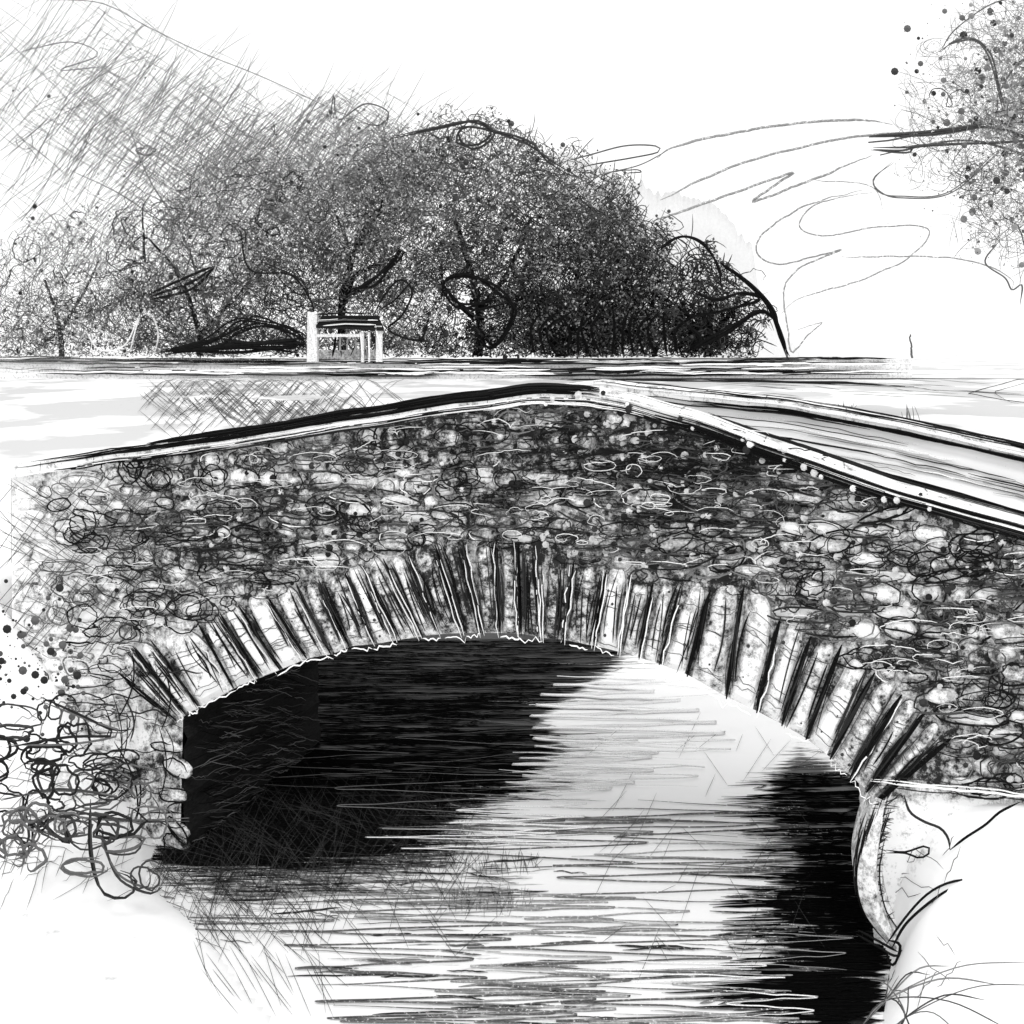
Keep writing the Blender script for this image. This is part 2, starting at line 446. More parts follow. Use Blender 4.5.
# --- voussoirs
white_edge = []
for k in range(len(INTR) - 1):
    c = np.array([[i_s[k], i_z[k]], [i_s[k + 1], i_z[k + 1]], [e_s[k + 1], e_z[k + 1]], [e_s[k], e_z[k]]])
    mb = MB(); nu, nv = 9, 13
    px = INTR[k][0]
    gap = 0.05 if px < 640 else 0.075
    wd = np.linalg.norm(c[1] - c[0]) + 1e-6
    U = np.linspace(0, 1, nu)[:, None] * np.ones((1, nv)); V = np.ones((nu, 1)) * np.linspace(0, 1, nv)[None]
    taper = rng.uniform(0.05, 0.3); lean = rng.uniform(-0.1, 0.1)
    Ui = gap / wd * 0.5 + U * (1 - gap / wd)
    Ui = 0.5 + (Ui - 0.5) * (1 - taper * V ** 2) + lean * V ** 2 + 0.03 * np.sin(V * 6 + k * 2)
    # round the top corners
    Vi = 0.01 + V * (1.02 - 0.12 * (2 * U - 1) ** 4 - rng.uniform(0, 0.09))
    B = c[0][None, None] * (1 - Ui)[..., None] + c[1][None, None] * Ui[..., None]
    T = c[3][None, None] * (1 - Ui)[..., None] + c[2][None, None] * Ui[..., None]
    sz = B * (1 - Vi)[..., None] + T * Vi[..., None]
    wob = np.array([[noise.noise(Vector((q[0] * 5, q[1] * 5, k * 3.1))) for q in row] for row in sz])
    h = 0.03 + 0.085 * (1 - abs(2 * U - 1) ** 3.5) * (1 - abs(2 * V - 1) ** 6) + 0.02 * wob
    Pq = bp(sz[..., 0], -h, sz[..., 1])
    base = 0.8 if px < 330 else (0.7 if px < 430 else (0.4 if px < 575 else 0.8))
    base *= rng.uniform(0.7, 1.1)
    sh = U if px > 540 else 1 - U                               # shaded side of the stone, painted into its tone
    tone = base * (1 + 0.35 * wob) * (0.75 + 0.25 * np.clip(sh * 3, 0, 1)) * (0.85 + 0.2 * (1 - V))
    mb.grid(Pq, np.clip(tone, 0.05, 1.1), RUB)
    loopi = np.vstack([sz[:, 0], sz[-1, 1:], sz[::-1, -1][1:], sz[0, ::-1][1:]])
    lh = np.r_[h[:, 0], h[-1, 1:], h[::-1, -1][1:], h[0, ::-1][1:]]
    A = bp(loopi[:, 0], -lh, loopi[:, 1]); D = bp(loopi[:, 0], 0.3, loopi[:, 1])
    mb.grid(np.stack([A, D]), base * 0.22, STONE)
    def qpt(u, v, off):
        b_ = c[0] * (1 - u) + c[1] * u; t_ = c[3] * (1 - u) + c[2] * u; r_ = b_ * (1 - v) + t_ * v
        return bp(r_[0], -off, r_[1])
    # pen strokes running the length of the stone
    dense = 7 if px < 330 else (9 if px < 590 else 5)
    P = []
    for _ in range(dense + int(rng.integers(0, 3))):
        u0 = rng.choice([rng.uniform(0.0, 0.25), rng.uniform(0.7, 1.0), rng.uniform(0.1, 0.9)], p=[.35, .4, .25]); u1 = np.clip(u0 + rng.normal() * 0.12, 0, 1)
        v0, v1 = rng.uniform(0, 0.3), rng.uniform(0.6, 1.02); bow = rng.normal() * 0.05
        P.append([qpt(u0 + (u1 - u0) * q + bow * math.sin(q * 3.14), v0 + (v1 - v0) * q, 0.125) for q in np.linspace(0, 1, 8)])
    mb.strokes(np.array(P), rng.uniform(0.005, 0.013, len(P)), rng.choice([0.01, 0.03], len(P)), INK, up=EN)
    # dark joint shadow line stays in the joint
    mb.line([qpt(1.0 if px > 540 else 0.0, q, 0.07) for q in np.linspace(0.0, 0.97, 9)], 0.03 if 640 < px else 0.018, 0.008, INK, up=EN)
    P = []
    for _ in range(6 if px < 330 or px > 640 else 4):          # short cross strokes
        v0 = rng.uniform(0.1, 0.85); P.append([qpt(u, v0 + (u - 0.5) * rng.uniform(-0.1, 0.1) + rng.normal() * 0.008, 0.125) for u in np.linspace(0.1, 0.9, 6)])
    mb.strokes(np.array(P), 0.0045, 0.06, INK, up=EN)
    if 370 < px < 600:
        ue = rng.uniform(0.0, 0.15) if px < 500 else rng.uniform(0.85, 1.0)
        mb.line([qpt(ue + rng.normal() * 0.025, q, 0.125) for q in np.linspace(0, rng.uniform(0.8, 1), 9)], 0.009, 0.9, INK, up=EN)
    # painted highlight scribbled along the arris
    if rng.random() < (0.9 if px < 640 else 0.4):
        ue = 0.08 if px > 540 else 0.92
        mb.line([qpt(ue + rng.normal() * 0.03, q, 0.125) for q in np.linspace(-0.02, rng.uniform(0.7, 1), 9)], 0.009, 0.9, INK, up=EN)
    if rng.random() < 0.75: mb.line([qpt(u, -0.01 + rng.normal() * 0.012 + 0.05 * (u - .5) * rng.normal(), 0.13) for u in np.linspace(rng.uniform(-0.1, 0.3), rng.uniform(0.8, 1.15), 8)], rng.uniform(0.006, 0.011) if px < 700 else 0.006, 0.9, INK, up=EN)
    if rng.random() < 0.6:
        xx = [qpt(rng.uniform(0.15, 0.85), rng.uniform(0.1, 0.9), 0.125) for _ in range(3)]
        mb.dots(xx, rng.uniform(0.008, 0.022, 3), 0.06, STONE)
    mb.build('voussoir', bridge)

# --- barrel (underside of the arch) and side walls of the opening
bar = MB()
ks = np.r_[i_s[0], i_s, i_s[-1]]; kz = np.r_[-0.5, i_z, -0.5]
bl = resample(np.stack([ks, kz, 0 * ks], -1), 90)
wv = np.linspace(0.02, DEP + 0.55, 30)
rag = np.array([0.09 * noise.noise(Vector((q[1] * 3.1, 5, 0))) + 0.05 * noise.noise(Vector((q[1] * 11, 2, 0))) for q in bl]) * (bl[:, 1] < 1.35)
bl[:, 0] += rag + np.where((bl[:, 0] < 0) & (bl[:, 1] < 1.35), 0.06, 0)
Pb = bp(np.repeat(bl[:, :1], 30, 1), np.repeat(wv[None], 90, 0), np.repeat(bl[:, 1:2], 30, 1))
bar.grid(Pb, np.repeat(np.where(bl[:, :1] < -2.2, 0.018, 0.8), 30, 1), DARK)  # left side black as painted shade, the rest pale to bounce light
P = []                                                    # broken stone edge at the corner of the left pier
for zq in (0.05, 0.22, 0.5, 0.62, 0.95, 1.2):
    stone(bar, i_s[0] + rng.uniform(-0.16, -0.02), zq + 0.05, rng.uniform(0.1, 0.26), rng.uniform(0.05, 0.13), 0.05, rng.uniform(0.3, 0.9), rng.normal() * 0.25)
    bar.strokes(np.array([loop_on_wall(i_s[0] - 0.05 + rng.normal() * 0.05, zq + 0.05, rng.uniform(0.1, 0.26), rng.uniform(0.05, 0.12), rng.normal() * 0.3, rng.uniform(0.5, 1.6), jit=0.3)]), 0.011, 0.01, INK, up=EN)
for _ in range(260):
    zc = rng.uniform(0.02, 1.45) ** 1.2; w0 = rng.uniform(0.0, 2.6); L = rng.uniform(0.3, 1.2)
    tt = np.linspace(0, 1, 8)
    P.append(bp(i_s[0] + 0.13, w0 + tt * L, zc - tt * L * rng.uniform(0.1, 0.5) + rng.normal(size=8) * 0.01))
bar.strokes(np.array(P), rng.uniform(0.003, 0.007, len(P)), rng.choice([0.05, 0.1, 0.2, 0.005], len(P)), INK, up=ES)
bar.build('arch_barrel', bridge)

# --- far wall and road deck
fw = MB()
s2 = np.linspace(S0 - 0.3, S1 + 2.0, 200)
tf = top_far(s2) - 0.12; bf = intr(s2)
for w0 in (DEP + 0.38, DEP):
    lo = intr(s2 + np.where(s2 < 0, 0.13, -0.13)) if w0 > DEP + 0.2 else np.maximum(bf, np.minimum(tf, top_near(s2)) - 1.3)
    t = np.linspace(0, 1, 10)[None]
    fw.grid(bp(np.repeat(s2[:, None], 10, 1), w0, lo[:, None] * (1 - t) + tf[:, None] * t), 1.15, RUB)
for k in range(38):
    a = rng.uniform(0.2, S1 + 1); L = rng.uniform(0.6, 2.5); tt = np.linspace(0, 1, 10); q = a + tt * L
    fw.line(bp(q, DEP - 0.02, top_far(q) - rng.uniform(0.2, 0.7) + rng.normal(size=10) * 0.008), rng.uniform(0.004, 0.011), rng.choice([0.03, 0.2, 0.85]), INK, up=EN)
fw.build('far_parapet', bridge)
dk = MB()
dz = np.minimum(top_near(s2), top_far(s2)) - 0.95
dk.grid(bp(np.repeat(s2[:, None], 6, 1), np.repeat(np.linspace(0.3, DEP + 0.1, 6)[None], 200, 0), np.repeat(dz[:, None], 6, 1)), 0.55, STONE)
dk.grid(np.stack([bp(s2, 0.34, dz - 0.05), bp(s2, 0.34, top_near(s2) - 0.1)]), 0.6, STONE)
dk.build('road_deck', bridge)

# --- copings
def coping(s_a, s_b, topf, w0, w1, th, name, n=160, tone=0.82):
    mb = MB(); q = np.linspace(s_a, s_b, n); z = topf(q) + np.array([noise.noise(Vector((v * 1.7, w0, 0))) for v in q]) * 0.02
    sec = [(w0, -th), (w0 - 0.01, -0.03), (w0 + 0.03, 0), (w1 - 0.03, 0), (w1 + 0.01, -0.03), (w1, -th), (w0, -th)]
    P = np.stack([bp(q, a, z + b) for a, b in sec], 1)
    tn = tone * (0.95 + 0.6 * np.array([[noise.noise(Vector((v * 3, j, 5))) for j in range(len(sec))] for v in q]))
    mb.grid(P, tn, RUB)
    for e in (0, -1):
        mb.raw(P[e][:6], [(0, 1, 2, 3), (0, 3, 4, 5)], None, tone * 0.6, STONE)
    # joints between the coping slabs
    v = s_a + 0.5
    while v < s_b - 0.3:
        zz = float(np.interp(v, q, z)); mb.line(bp([v, v + 0.01, v + 0.015, v + 0.02], [w0 - 0.012, w0 - 0.014, w0 + 0.03, w1], [zz - th, zz - 0.03, zz + 0.004, zz + 0.004]), 0.004, 0.08, INK, n=10)
        v += rng.uniform(0.7, 1.2)
    return mb, q, z
def edge_lines(mb, q, z, offs, cnt, tones, rr, s_lo=None, s_hi=None, Lr=(1.5, 5.0)):
    a0 = q[0] if s_lo is None else s_lo; b0 = q[-1] if s_hi is None else s_hi
    for _ in range(cnt):
        L = rng.uniform(*Lr); a = rng.uniform(a0 - 0.3, max(b0 - L * 0.6, a0)); b = min(a + L, b0); a = max(a, a0)
        u = np.linspace(a, b, 26); w, dz0 = offs[rng.integers(len(offs))]
        mb.line(bp(u, w, np.interp(u, q, z) + dz0 + rng.normal() * 0.014 + np.convolve(rng.normal(size=30), np.ones(5) / 5, 'valid') * 0.009 + (u - a) * rng.normal() * 0.004), rng.uniform(*rr), rng.choice(tones), INK, up=(0, 0, 1))
mb, q, z = coping(S0, S1, top_near, -0.1, 0.4, COP, 'coping')
edge_lines(mb, q, z, [(-0.12, -0.01), (-0.1, 0.012)], 20, [0.01, 0.02], (0.010, 0.022), s_hi=1.0)
edge_lines(mb, q, z, [(-0.12, -0.06), (-0.12, -0.04)], 22, [0.01, 0.03], (0.006, 0.014), s_hi=1.0)
edge_lines(mb, q, z, [(-0.125, -0.13), (-0.125, -0.17)], 16, [0.9], (0.006, 0.012), s_hi=2.0)  # painted highlights along the coping
edge_lines(mb, q, z, [(-0.12, -COP), (-0.125, -COP + 0.03)], 22, [0.01, 0.03], (0.007, 0.016))
edge_lines(mb, q, z, [(0.36, 0.01), (0.4, 0.0), (0.3, 0.012)], 18, [0.01, 0.02], (0.008, 0.02), s_lo=0.7)
edge_lines(mb, q, z, [(-0.12, -0.09), (-0.12, -0.16), (0.1, 0.01)], 14, [0.02, 0.1], (0.004, 0.009), s_lo=0.7)
edge_lines(mb, q, z, [(-0.12, -0.05), (-0.125, -0.12)], 10, [0.9], (0.008, 0.014), s_lo=0.7)
u_ = rng.uniform(0.4, 4.5, 26)
mb.dots(bp(u_, -0.125, np.interp(u_, q, z) - rng.uniform(0.02, 0.2, 26)), rng.uniform(0.02, 0.05, 26), rng.choice([0.03, 0.6, 0.75], 26), STONE)
edge_lines(mb, q, z, [(-0.125, -0.1), (-0.12, -0.15)], 9, [0.01], (0.009, 0.016), s_lo=1.5)
tag(mb.build('coping', bridge), 'near coping of long pale slabs')
mb, q, z = coping(S0 - 0.3, S1 + 2.0, top_far, DEP - 0.08, DEP + 0.45, 0.14, 'coping')
edge_lines(mb, q, z, [(DEP - 0.09, 0.0), (DEP + 0.44, 0.01)], 26, [0.01, 0.03], (0.006, 0.014), s_lo=0.3)
edge_lines(mb, q, z, [(DEP - 0.1, -0.14), (DEP - 0.1, -0.17)], 20, [0.01, 0.03], (0.007, 0.014), s_lo=0.5)
edge_lines(mb, q, z, [(DEP - 0.1, -0.07)], 8, [0.9], (0.008, 0.014), s_lo=0.0)
edge_lines(mb, q, z, [(DEP - 0.1, -0.3), (DEP - 0.1, -0.5), (DEP - 0.1, -0.16)], 11, [0.01, 0.02, 0.1], (0.006, 0.016), s_lo=1.0, Lr=(0.8, 3.0))
mb.build('coping', bridge)

# --- curved pale quoin edge where the right haunch runs down to the water
mb = MB()
cv = smooth(np.array([[876, 797, 0], [863, 835, 0], [857, 875, 0], [866, 915, 0], [898, 955, 0]]), 40)
cy = np.linspace(11.05, 10.9, len(cv))
left = atY(cv[:, 0], cv[:, 1], cy - 0.1)
wd = 0.1 + 0.07 * np.sin(np.linspace(0, 3.1, len(cv)))
right = left + np.stack([wd, -0.05 + 0 * wd, 0 * wd], -1)
backp = left + np.array([0.1, 0.5, 0]); bk2 = right + np.array([0.3, 0.5, 0])
mid = (left + right) / 2 + np.array([0, -0.06, 0])
mb.grid(np.stack([backp, left, mid, right, bk2], 1), 0.62, RUB)
for k in range(22):
    off = rng.uniform(-0.04, 0.24); a, b = sorted(rng.uniform(0, 1, 2)); a, b = a * 0.5, 0.5 + b * 0.5
    seg = cv[int(a * (len(cv) - 1)):int(b * (len(cv) - 1)) + 1]
    if len(seg) < 5: continue
    P = resample(atY(seg[:, 0], seg[:, 1], 10.88), 20) + np.array([off, 0, 0]) + np.convolve(rng.normal(size=24), np.ones(5) / 5, 'valid')[:, None] * np.array([0.012, 0, 0.0])
    mb.line(P, rng.uniform(0.007, 0.014), rng.choice([0.01, 0.02, 0.9], p=[.5, .2, .3]), INK)
for k in range(46):
    f = rng.uniform(0.02, 0.98); i = int(f * (len(cv) - 1)); p = atY(cv[i, 0], cv[i, 1], 10.88)
    mb.line([p + np.array([0.0, 0, 0]), p + np.array([0.12, 0, rng.normal() * 0.04]), p + np.array([0.26, 0, rng.normal() * 0.06 + 0.02])], 0.006, 0.03, INK, n=6)
tag(mb.build('quoin_edge', bridge), 'curved pale stone edge running down to the water')

# ------------------------------------------------------------------ terrain
LE = np.array([[-1.3, 2], [-1.6, 8], [-2.1, 9.8], [-3.2, 11.4], [-4.15, 12.4], [-4.3, 13.3], [-4.6, 14], [-3.4, 17], [-4.9, 20], [-5.6, 24], [-4, 28], [-2, 31]])
RE = np.array([[2.6, 2], [3.0, 8], [3.3, 9.8], [3.75, 10.8], [3.75, 11.2], [4.2, 12.5], [5.0, 15], [8.5, 17.5], [10.5, 21], [10.0, 25], [7, 29], [0, 31]])
def terrain(X, Y):
    xl = np.interp(Y, LE[:, 1], LE[:, 0]); xr = np.interp(Y, RE[:, 1], RE[:, 0])
    dl = xl - X; dr = X - xr
    v = (X - O0[0]) * EN[0] + (Y - O0[1]) * EN[1]           # across the bridge
    back = np.clip((v - 1.0) / 1.6, 0, 1); back = back * back * (3 - 2 * back)
    plate = 3.75 + np.clip(Y - 20, 0, 26) * 0.043 + np.clip(Y - 60, 0, 5000) * 0.0
    rise = lambda a: np.clip((v + a) / (a - 0.1), 0, 1) ** 1.3
    bank_l = (0.06 + 1.35 * rise(1.9)) * (1 - np.exp(-np.clip(dl, 0, 50) / (0.8 + 0 * dl))) + 1.75 * np.clip((dl - 0.4) / 1.7, 0, 1) ** 1.2 * rise(1.6)
    bank_r = (0.06 + 1.56 * rise(1.75)) * (1 - np.exp(-np.clip(dr, 0, 50) / 0.3))
    front = np.where(dl > 0, bank_l, np.where(dr > 0, bank_r, -0.9 * np.clip(np.minimum(-dl, -dr) / 0.8, 0, 1)))
    dd = np.maximum(dl, dr)
    bk = np.where(Y > 31, plate, np.where(dd > 0, plate * (1 - np.exp(-np.clip(dd, 0, 99) / 0.5)), -0.9 * np.clip(-dd / 0.8, 0, 1)))
    under = back
    h = front * (1 - under) + bk * under
    return h
def axis(*seg):
    return np.unique(np.concatenate([np.linspace(a, b, n) for a, b, n in seg]))
gx = axis((-3000, -200, 12), (-200, -30, 25), (-30, -7, 60), (-7, 9, 160), (9, 30, 60), (30, 200, 25), (200, 3000, 12))
gy = axis((-60, 3, 16), (3, 9, 25), (9, 32, 180), (32, 70, 60), (70, 300, 30), (300, 4000, 15))
GX, GY = np.meshgrid(gx, gy, indexing='ij')
GZ = terrain(GX, GY)
far = np.clip((GY - 5) / 60, 0, 1)
und = np.array([noise.noise(Vector((a * 0.35, b * 0.35, 0))) for a, b in zip(GX.ravel(), GY.ravel())]).reshape(GX.shape)
GZ = GZ + und * np.where(GZ > 0.2, 0.06, 0)
P = np.stack([GX, GY, GZ], -1)
gpx, gpy = proj(P + np.array([0, 0, 0]) * 0)
vis = GY > 3
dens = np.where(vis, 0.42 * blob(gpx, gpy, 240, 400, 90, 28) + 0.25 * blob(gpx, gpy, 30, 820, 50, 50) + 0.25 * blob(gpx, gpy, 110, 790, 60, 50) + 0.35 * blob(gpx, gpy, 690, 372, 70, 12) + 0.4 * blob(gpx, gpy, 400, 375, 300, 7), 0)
# shade painted black on the pool sides behind the bridge and under the arch
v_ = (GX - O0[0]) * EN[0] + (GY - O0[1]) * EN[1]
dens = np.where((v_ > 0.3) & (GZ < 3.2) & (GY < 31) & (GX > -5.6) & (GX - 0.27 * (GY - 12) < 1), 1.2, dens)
dens = dens + np.where(GY < 12, 0.18 * blob(gpx, gpy, 910, 850, 40, 70), 0)
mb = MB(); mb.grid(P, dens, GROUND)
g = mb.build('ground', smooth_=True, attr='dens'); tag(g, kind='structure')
tag(g, 'pale open ground and river banks')

# ------------------------------------------------------------------ water
A_ = [(150, 690), (300, 640), (400, 620), (500, 610), (640, 640), (606, 672), (560, 700), (540, 720), (565, 748), (520, 782), (455, 815), (420, 855), (300, 875), (160, 868), (150, 800)]  # shade under the arch, painted black into the water
B_ = [(770, 778), (800, 752), (900, 790), (886, 960), (868, 1040), (780, 1040), (748, 985), (790, 940), (772, 900), (800, 860), (775, 820)]  # dark reflection at the right, painted into the water colour
C_ = [(150, 820), (480, 820), (460, 860), (360, 905), (260, 925), (160, 890)]
M_ = [(420, 790), (620, 740), (780, 770), (790, 1060), (400, 1060), (370, 940), (440, 880)]
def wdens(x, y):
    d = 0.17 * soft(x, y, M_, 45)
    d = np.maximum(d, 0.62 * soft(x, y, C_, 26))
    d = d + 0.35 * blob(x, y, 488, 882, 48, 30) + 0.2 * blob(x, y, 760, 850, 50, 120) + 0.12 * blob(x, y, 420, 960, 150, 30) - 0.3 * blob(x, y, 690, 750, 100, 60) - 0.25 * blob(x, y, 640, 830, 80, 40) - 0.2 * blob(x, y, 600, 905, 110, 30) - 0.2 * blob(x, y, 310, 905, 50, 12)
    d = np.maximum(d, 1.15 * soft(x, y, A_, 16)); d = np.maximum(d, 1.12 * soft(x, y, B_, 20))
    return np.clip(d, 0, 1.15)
wxs = np.arange(-7, 13, 0.07); wys = np.r_[np.arange(-2, 9, 0.5), np.arange(9, 19, 0.05), np.arange(19, 32, 0.12)]
WX, WY = np.meshgrid(wxs, wys, indexing='ij')
WP = np.stack([WX, WY, 0.006 * np.sin(WY * 9 + 1.3 * np.sin(WX * 1.1)) * np.cos(WX * 0.9 + WY)], -1)
wpx, wpy = proj(np.where(WY[..., None] < 3, WP + np.array([0, 30, 0]), WP))
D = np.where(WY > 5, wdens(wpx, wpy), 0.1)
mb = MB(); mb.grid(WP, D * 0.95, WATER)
# ripples: strokes lying on the water, blackest where shade and reflection are painted
def wpath(u, v, zz): 
    return atZ(u, v, zz)
P = []; R = []; T = []
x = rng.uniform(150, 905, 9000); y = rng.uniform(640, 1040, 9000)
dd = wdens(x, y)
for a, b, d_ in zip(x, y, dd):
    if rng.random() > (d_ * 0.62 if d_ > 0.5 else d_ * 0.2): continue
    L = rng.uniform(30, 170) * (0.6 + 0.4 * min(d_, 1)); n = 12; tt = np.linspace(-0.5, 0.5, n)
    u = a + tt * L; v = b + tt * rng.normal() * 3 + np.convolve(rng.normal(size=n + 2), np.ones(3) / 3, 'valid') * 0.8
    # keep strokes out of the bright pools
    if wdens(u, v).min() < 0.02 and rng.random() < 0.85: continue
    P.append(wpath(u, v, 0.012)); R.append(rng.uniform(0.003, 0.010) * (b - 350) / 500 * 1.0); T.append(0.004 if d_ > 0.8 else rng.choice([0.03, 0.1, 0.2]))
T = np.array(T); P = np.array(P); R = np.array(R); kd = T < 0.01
mb.strokes(P[kd], R[kd] * 1.3, T[kd], SHADE_INK, up=(0, 0, 1)); mb.strokes(P[~kd], R[~kd] * 1.1, T[~kd], PCL, up=(0, 0, 1))
# hatching that paints half-dark reflections on the water (two directions)
P = []
for _ in range(1500):
    a, b = rng.uniform(150, 480), rng.uniform(790, 940)
    if rng.random() > float(wdens(np.array([a]), np.array([b]))[0]): continue
    ang = rng.choice([0.9, -0.9, 1.3, -0.35]) + rng.normal() * 0.12; L = rng.uniform(25, 80); tt = np.linspace(-0.5, 0.5, 6)
    P.append(wpath(a + tt * L * math.cos(ang), np.maximum(b - tt * L * math.sin(ang), 660), 0.02))
for _ in range(90):
    a, b = rng.uniform(440, 540), rng.choice([rng.uniform(853, 868), rng.uniform(892, 908)]); L = rng.uniform(8, 26); tt = np.linspace(-0.5, 0.5, 6)
    P.append(wpath(a + tt * rng.normal() * 4, b + tt * L, 0.02))
for _ in range(50):
    a, b = rng.uniform(600, 860), rng.uniform(720, 960); ang = rng.choice([1.1, 0.7, -0.9]) + rng.normal() * .1; L = rng.uniform(15, 60); tt = np.linspace(-0.5, 0.5, 6)
    P.append(wpath(a + tt * L * math.cos(ang), b - tt * L * math.sin(ang), 0.02))
for _ in range(60):
    a, b = rng.uniform(190, 330), rng.uniform(900, 990); ang = -1.0 + rng.normal() * .2; L = rng.uniform(30, 70); tt = np.linspace(-0.5, 0.5, 6)
    P.append(wpath(a + tt * L * math.cos(ang), b - tt * L * math.sin(ang), 0.02))
mb.strokes(np.array(P), 0.0026, rng.choice([0.015, 0.06], len(P)), INK, up=(0, 0, 1))
# back-and-forth ripple loops
def zig(x0, x1, y0, dy, n, wob=6):
    pts = []
    for i in range(n):
        a, b = (x0, x1) if i % 2 == 0 else (x1, x0)
        a += rng.normal() * wob * 2; b += rng.normal() * wob * 3
        yy = y0 + i * dy
        for q in np.linspace(0.03, 0.97, 6): pts.append((a + (b - a) * q, yy + q * dy * 0.9 + rng.normal() * 0.5, 0))
    S = smooth(np.array(pts), len(pts) * 4)
    return S[:, 0], S[:, 1]
for (x0, x1, y0, dy, n, tn, r) in [(560, 660, 676, 5, 8, 0.95, 0.034), (535, 690, 704, 6, 7, 0.95, 0.030), (515, 640, 752, 6, 6, 0.95, 0.024), (575, 720, 735, 5, 5, 0.9, 0.010), (520, 690, 762, 5, 5, 0.9, 0.011), (460, 600, 798, 6, 5, 0.9, 0.009),
                                   (395, 560, 828, 5, 5, 0.9, 0.008), (590, 780, 960, 6, 4, 0.9, 0.007), (700, 800, 990, 7, 4, 0.9, 0.007), (505, 600, 770, 6, 5, 0.9, 0.016), (535, 620, 735, 6, 5, 0.9, 0.018), (470, 580, 812, 5, 5, 0.9, 0.012), (640, 760, 665, 9, 4, 0.9, 0.008), (210, 380, 745, 9, 5, 0.22, 0.005),
                                   (400, 560, 715, 12, 5, 0.2, 0.005), (330, 520, 770, 9, 5, 0.3, 0.005), (740, 840, 930, 8, 5, 0.35, 0.005)]:
    u, v = zig(x0, x1, y0, dy, n); mb.line(wpath(u, v, 0.03), r, tn, INK, up=(0, 0, 1))
zl = []
for _ in range(22):
    cx_, y_ = rng.uniform(400, 720), rng.uniform(800, 1015); hw = rng.uniform(50, 130)
    zl.append((cx_ - hw, min(cx_ + hw, 800), y_, rng.uniform(4, 8), int(rng.integers(3, 6)), rng.choice([0.15, 0.25, 0.35])))
for (x0, x1, y0, dy, n, tn) in zl + [(300, 520, 918, 7, 5, 0.12), (300, 470, 950, 9, 4, 0.12), (330, 600, 985, 8, 5, 0.1), (480, 740, 930, 9, 6, 0.12), (330, 560, 1005, 8, 4, 0.12), (560, 790, 985, 9, 5, 0.1), (560, 780, 860, 9, 5, 0.15), (440, 640, 835, 9, 4, 0.1), (620, 800, 800, 9, 5, 0.12), (110, 330, 915, 6, 3, 0.15)]:
    u, v = zig(x0, x1, y0, dy, n); mb.line(wpath(u, v, 0.016), 0.010, tn, PCL, up=(0, 0, 1))
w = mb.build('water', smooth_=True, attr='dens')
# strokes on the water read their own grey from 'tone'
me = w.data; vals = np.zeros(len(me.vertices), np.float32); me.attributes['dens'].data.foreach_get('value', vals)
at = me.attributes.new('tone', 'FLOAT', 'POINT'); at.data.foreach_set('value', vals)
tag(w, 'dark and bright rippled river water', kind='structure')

# ------------------------------------------------------------------ far hill
mb = MB()
hx = np.linspace(560, 800, 160)
hy = np.interp(hx, [560, 610, 650, 690, 720, 740, 752, 758, 775, 800], [150, 172, 190, 196, 208, 232, 245, 290, 322, 356]) + np.array([noise.noise(Vector((a * 0.06, 3, 0))) for a in hx]) * 7 + np.array([noise.noise(Vector((a * 0.25, 9, 0))) for a in hx]) * 6
rows = []
for q, yy in ((0, 130), (0.45, 128), (0.8, 126), (1.0, 124)):
    rows.append(atY(hx, 358 + (hy - 358) * q, 124 + (1 - q) * 4 - q * 2 * 0 + q * 6))
rows.append(atY(hx, 358 + 0 * hx, 170))
mb.grid(np.stack(rows, 1), 0.68, WASH)
tag(mb.build('hill', smooth_=True), 'faint grey hillside behind the trees', kind='structure')

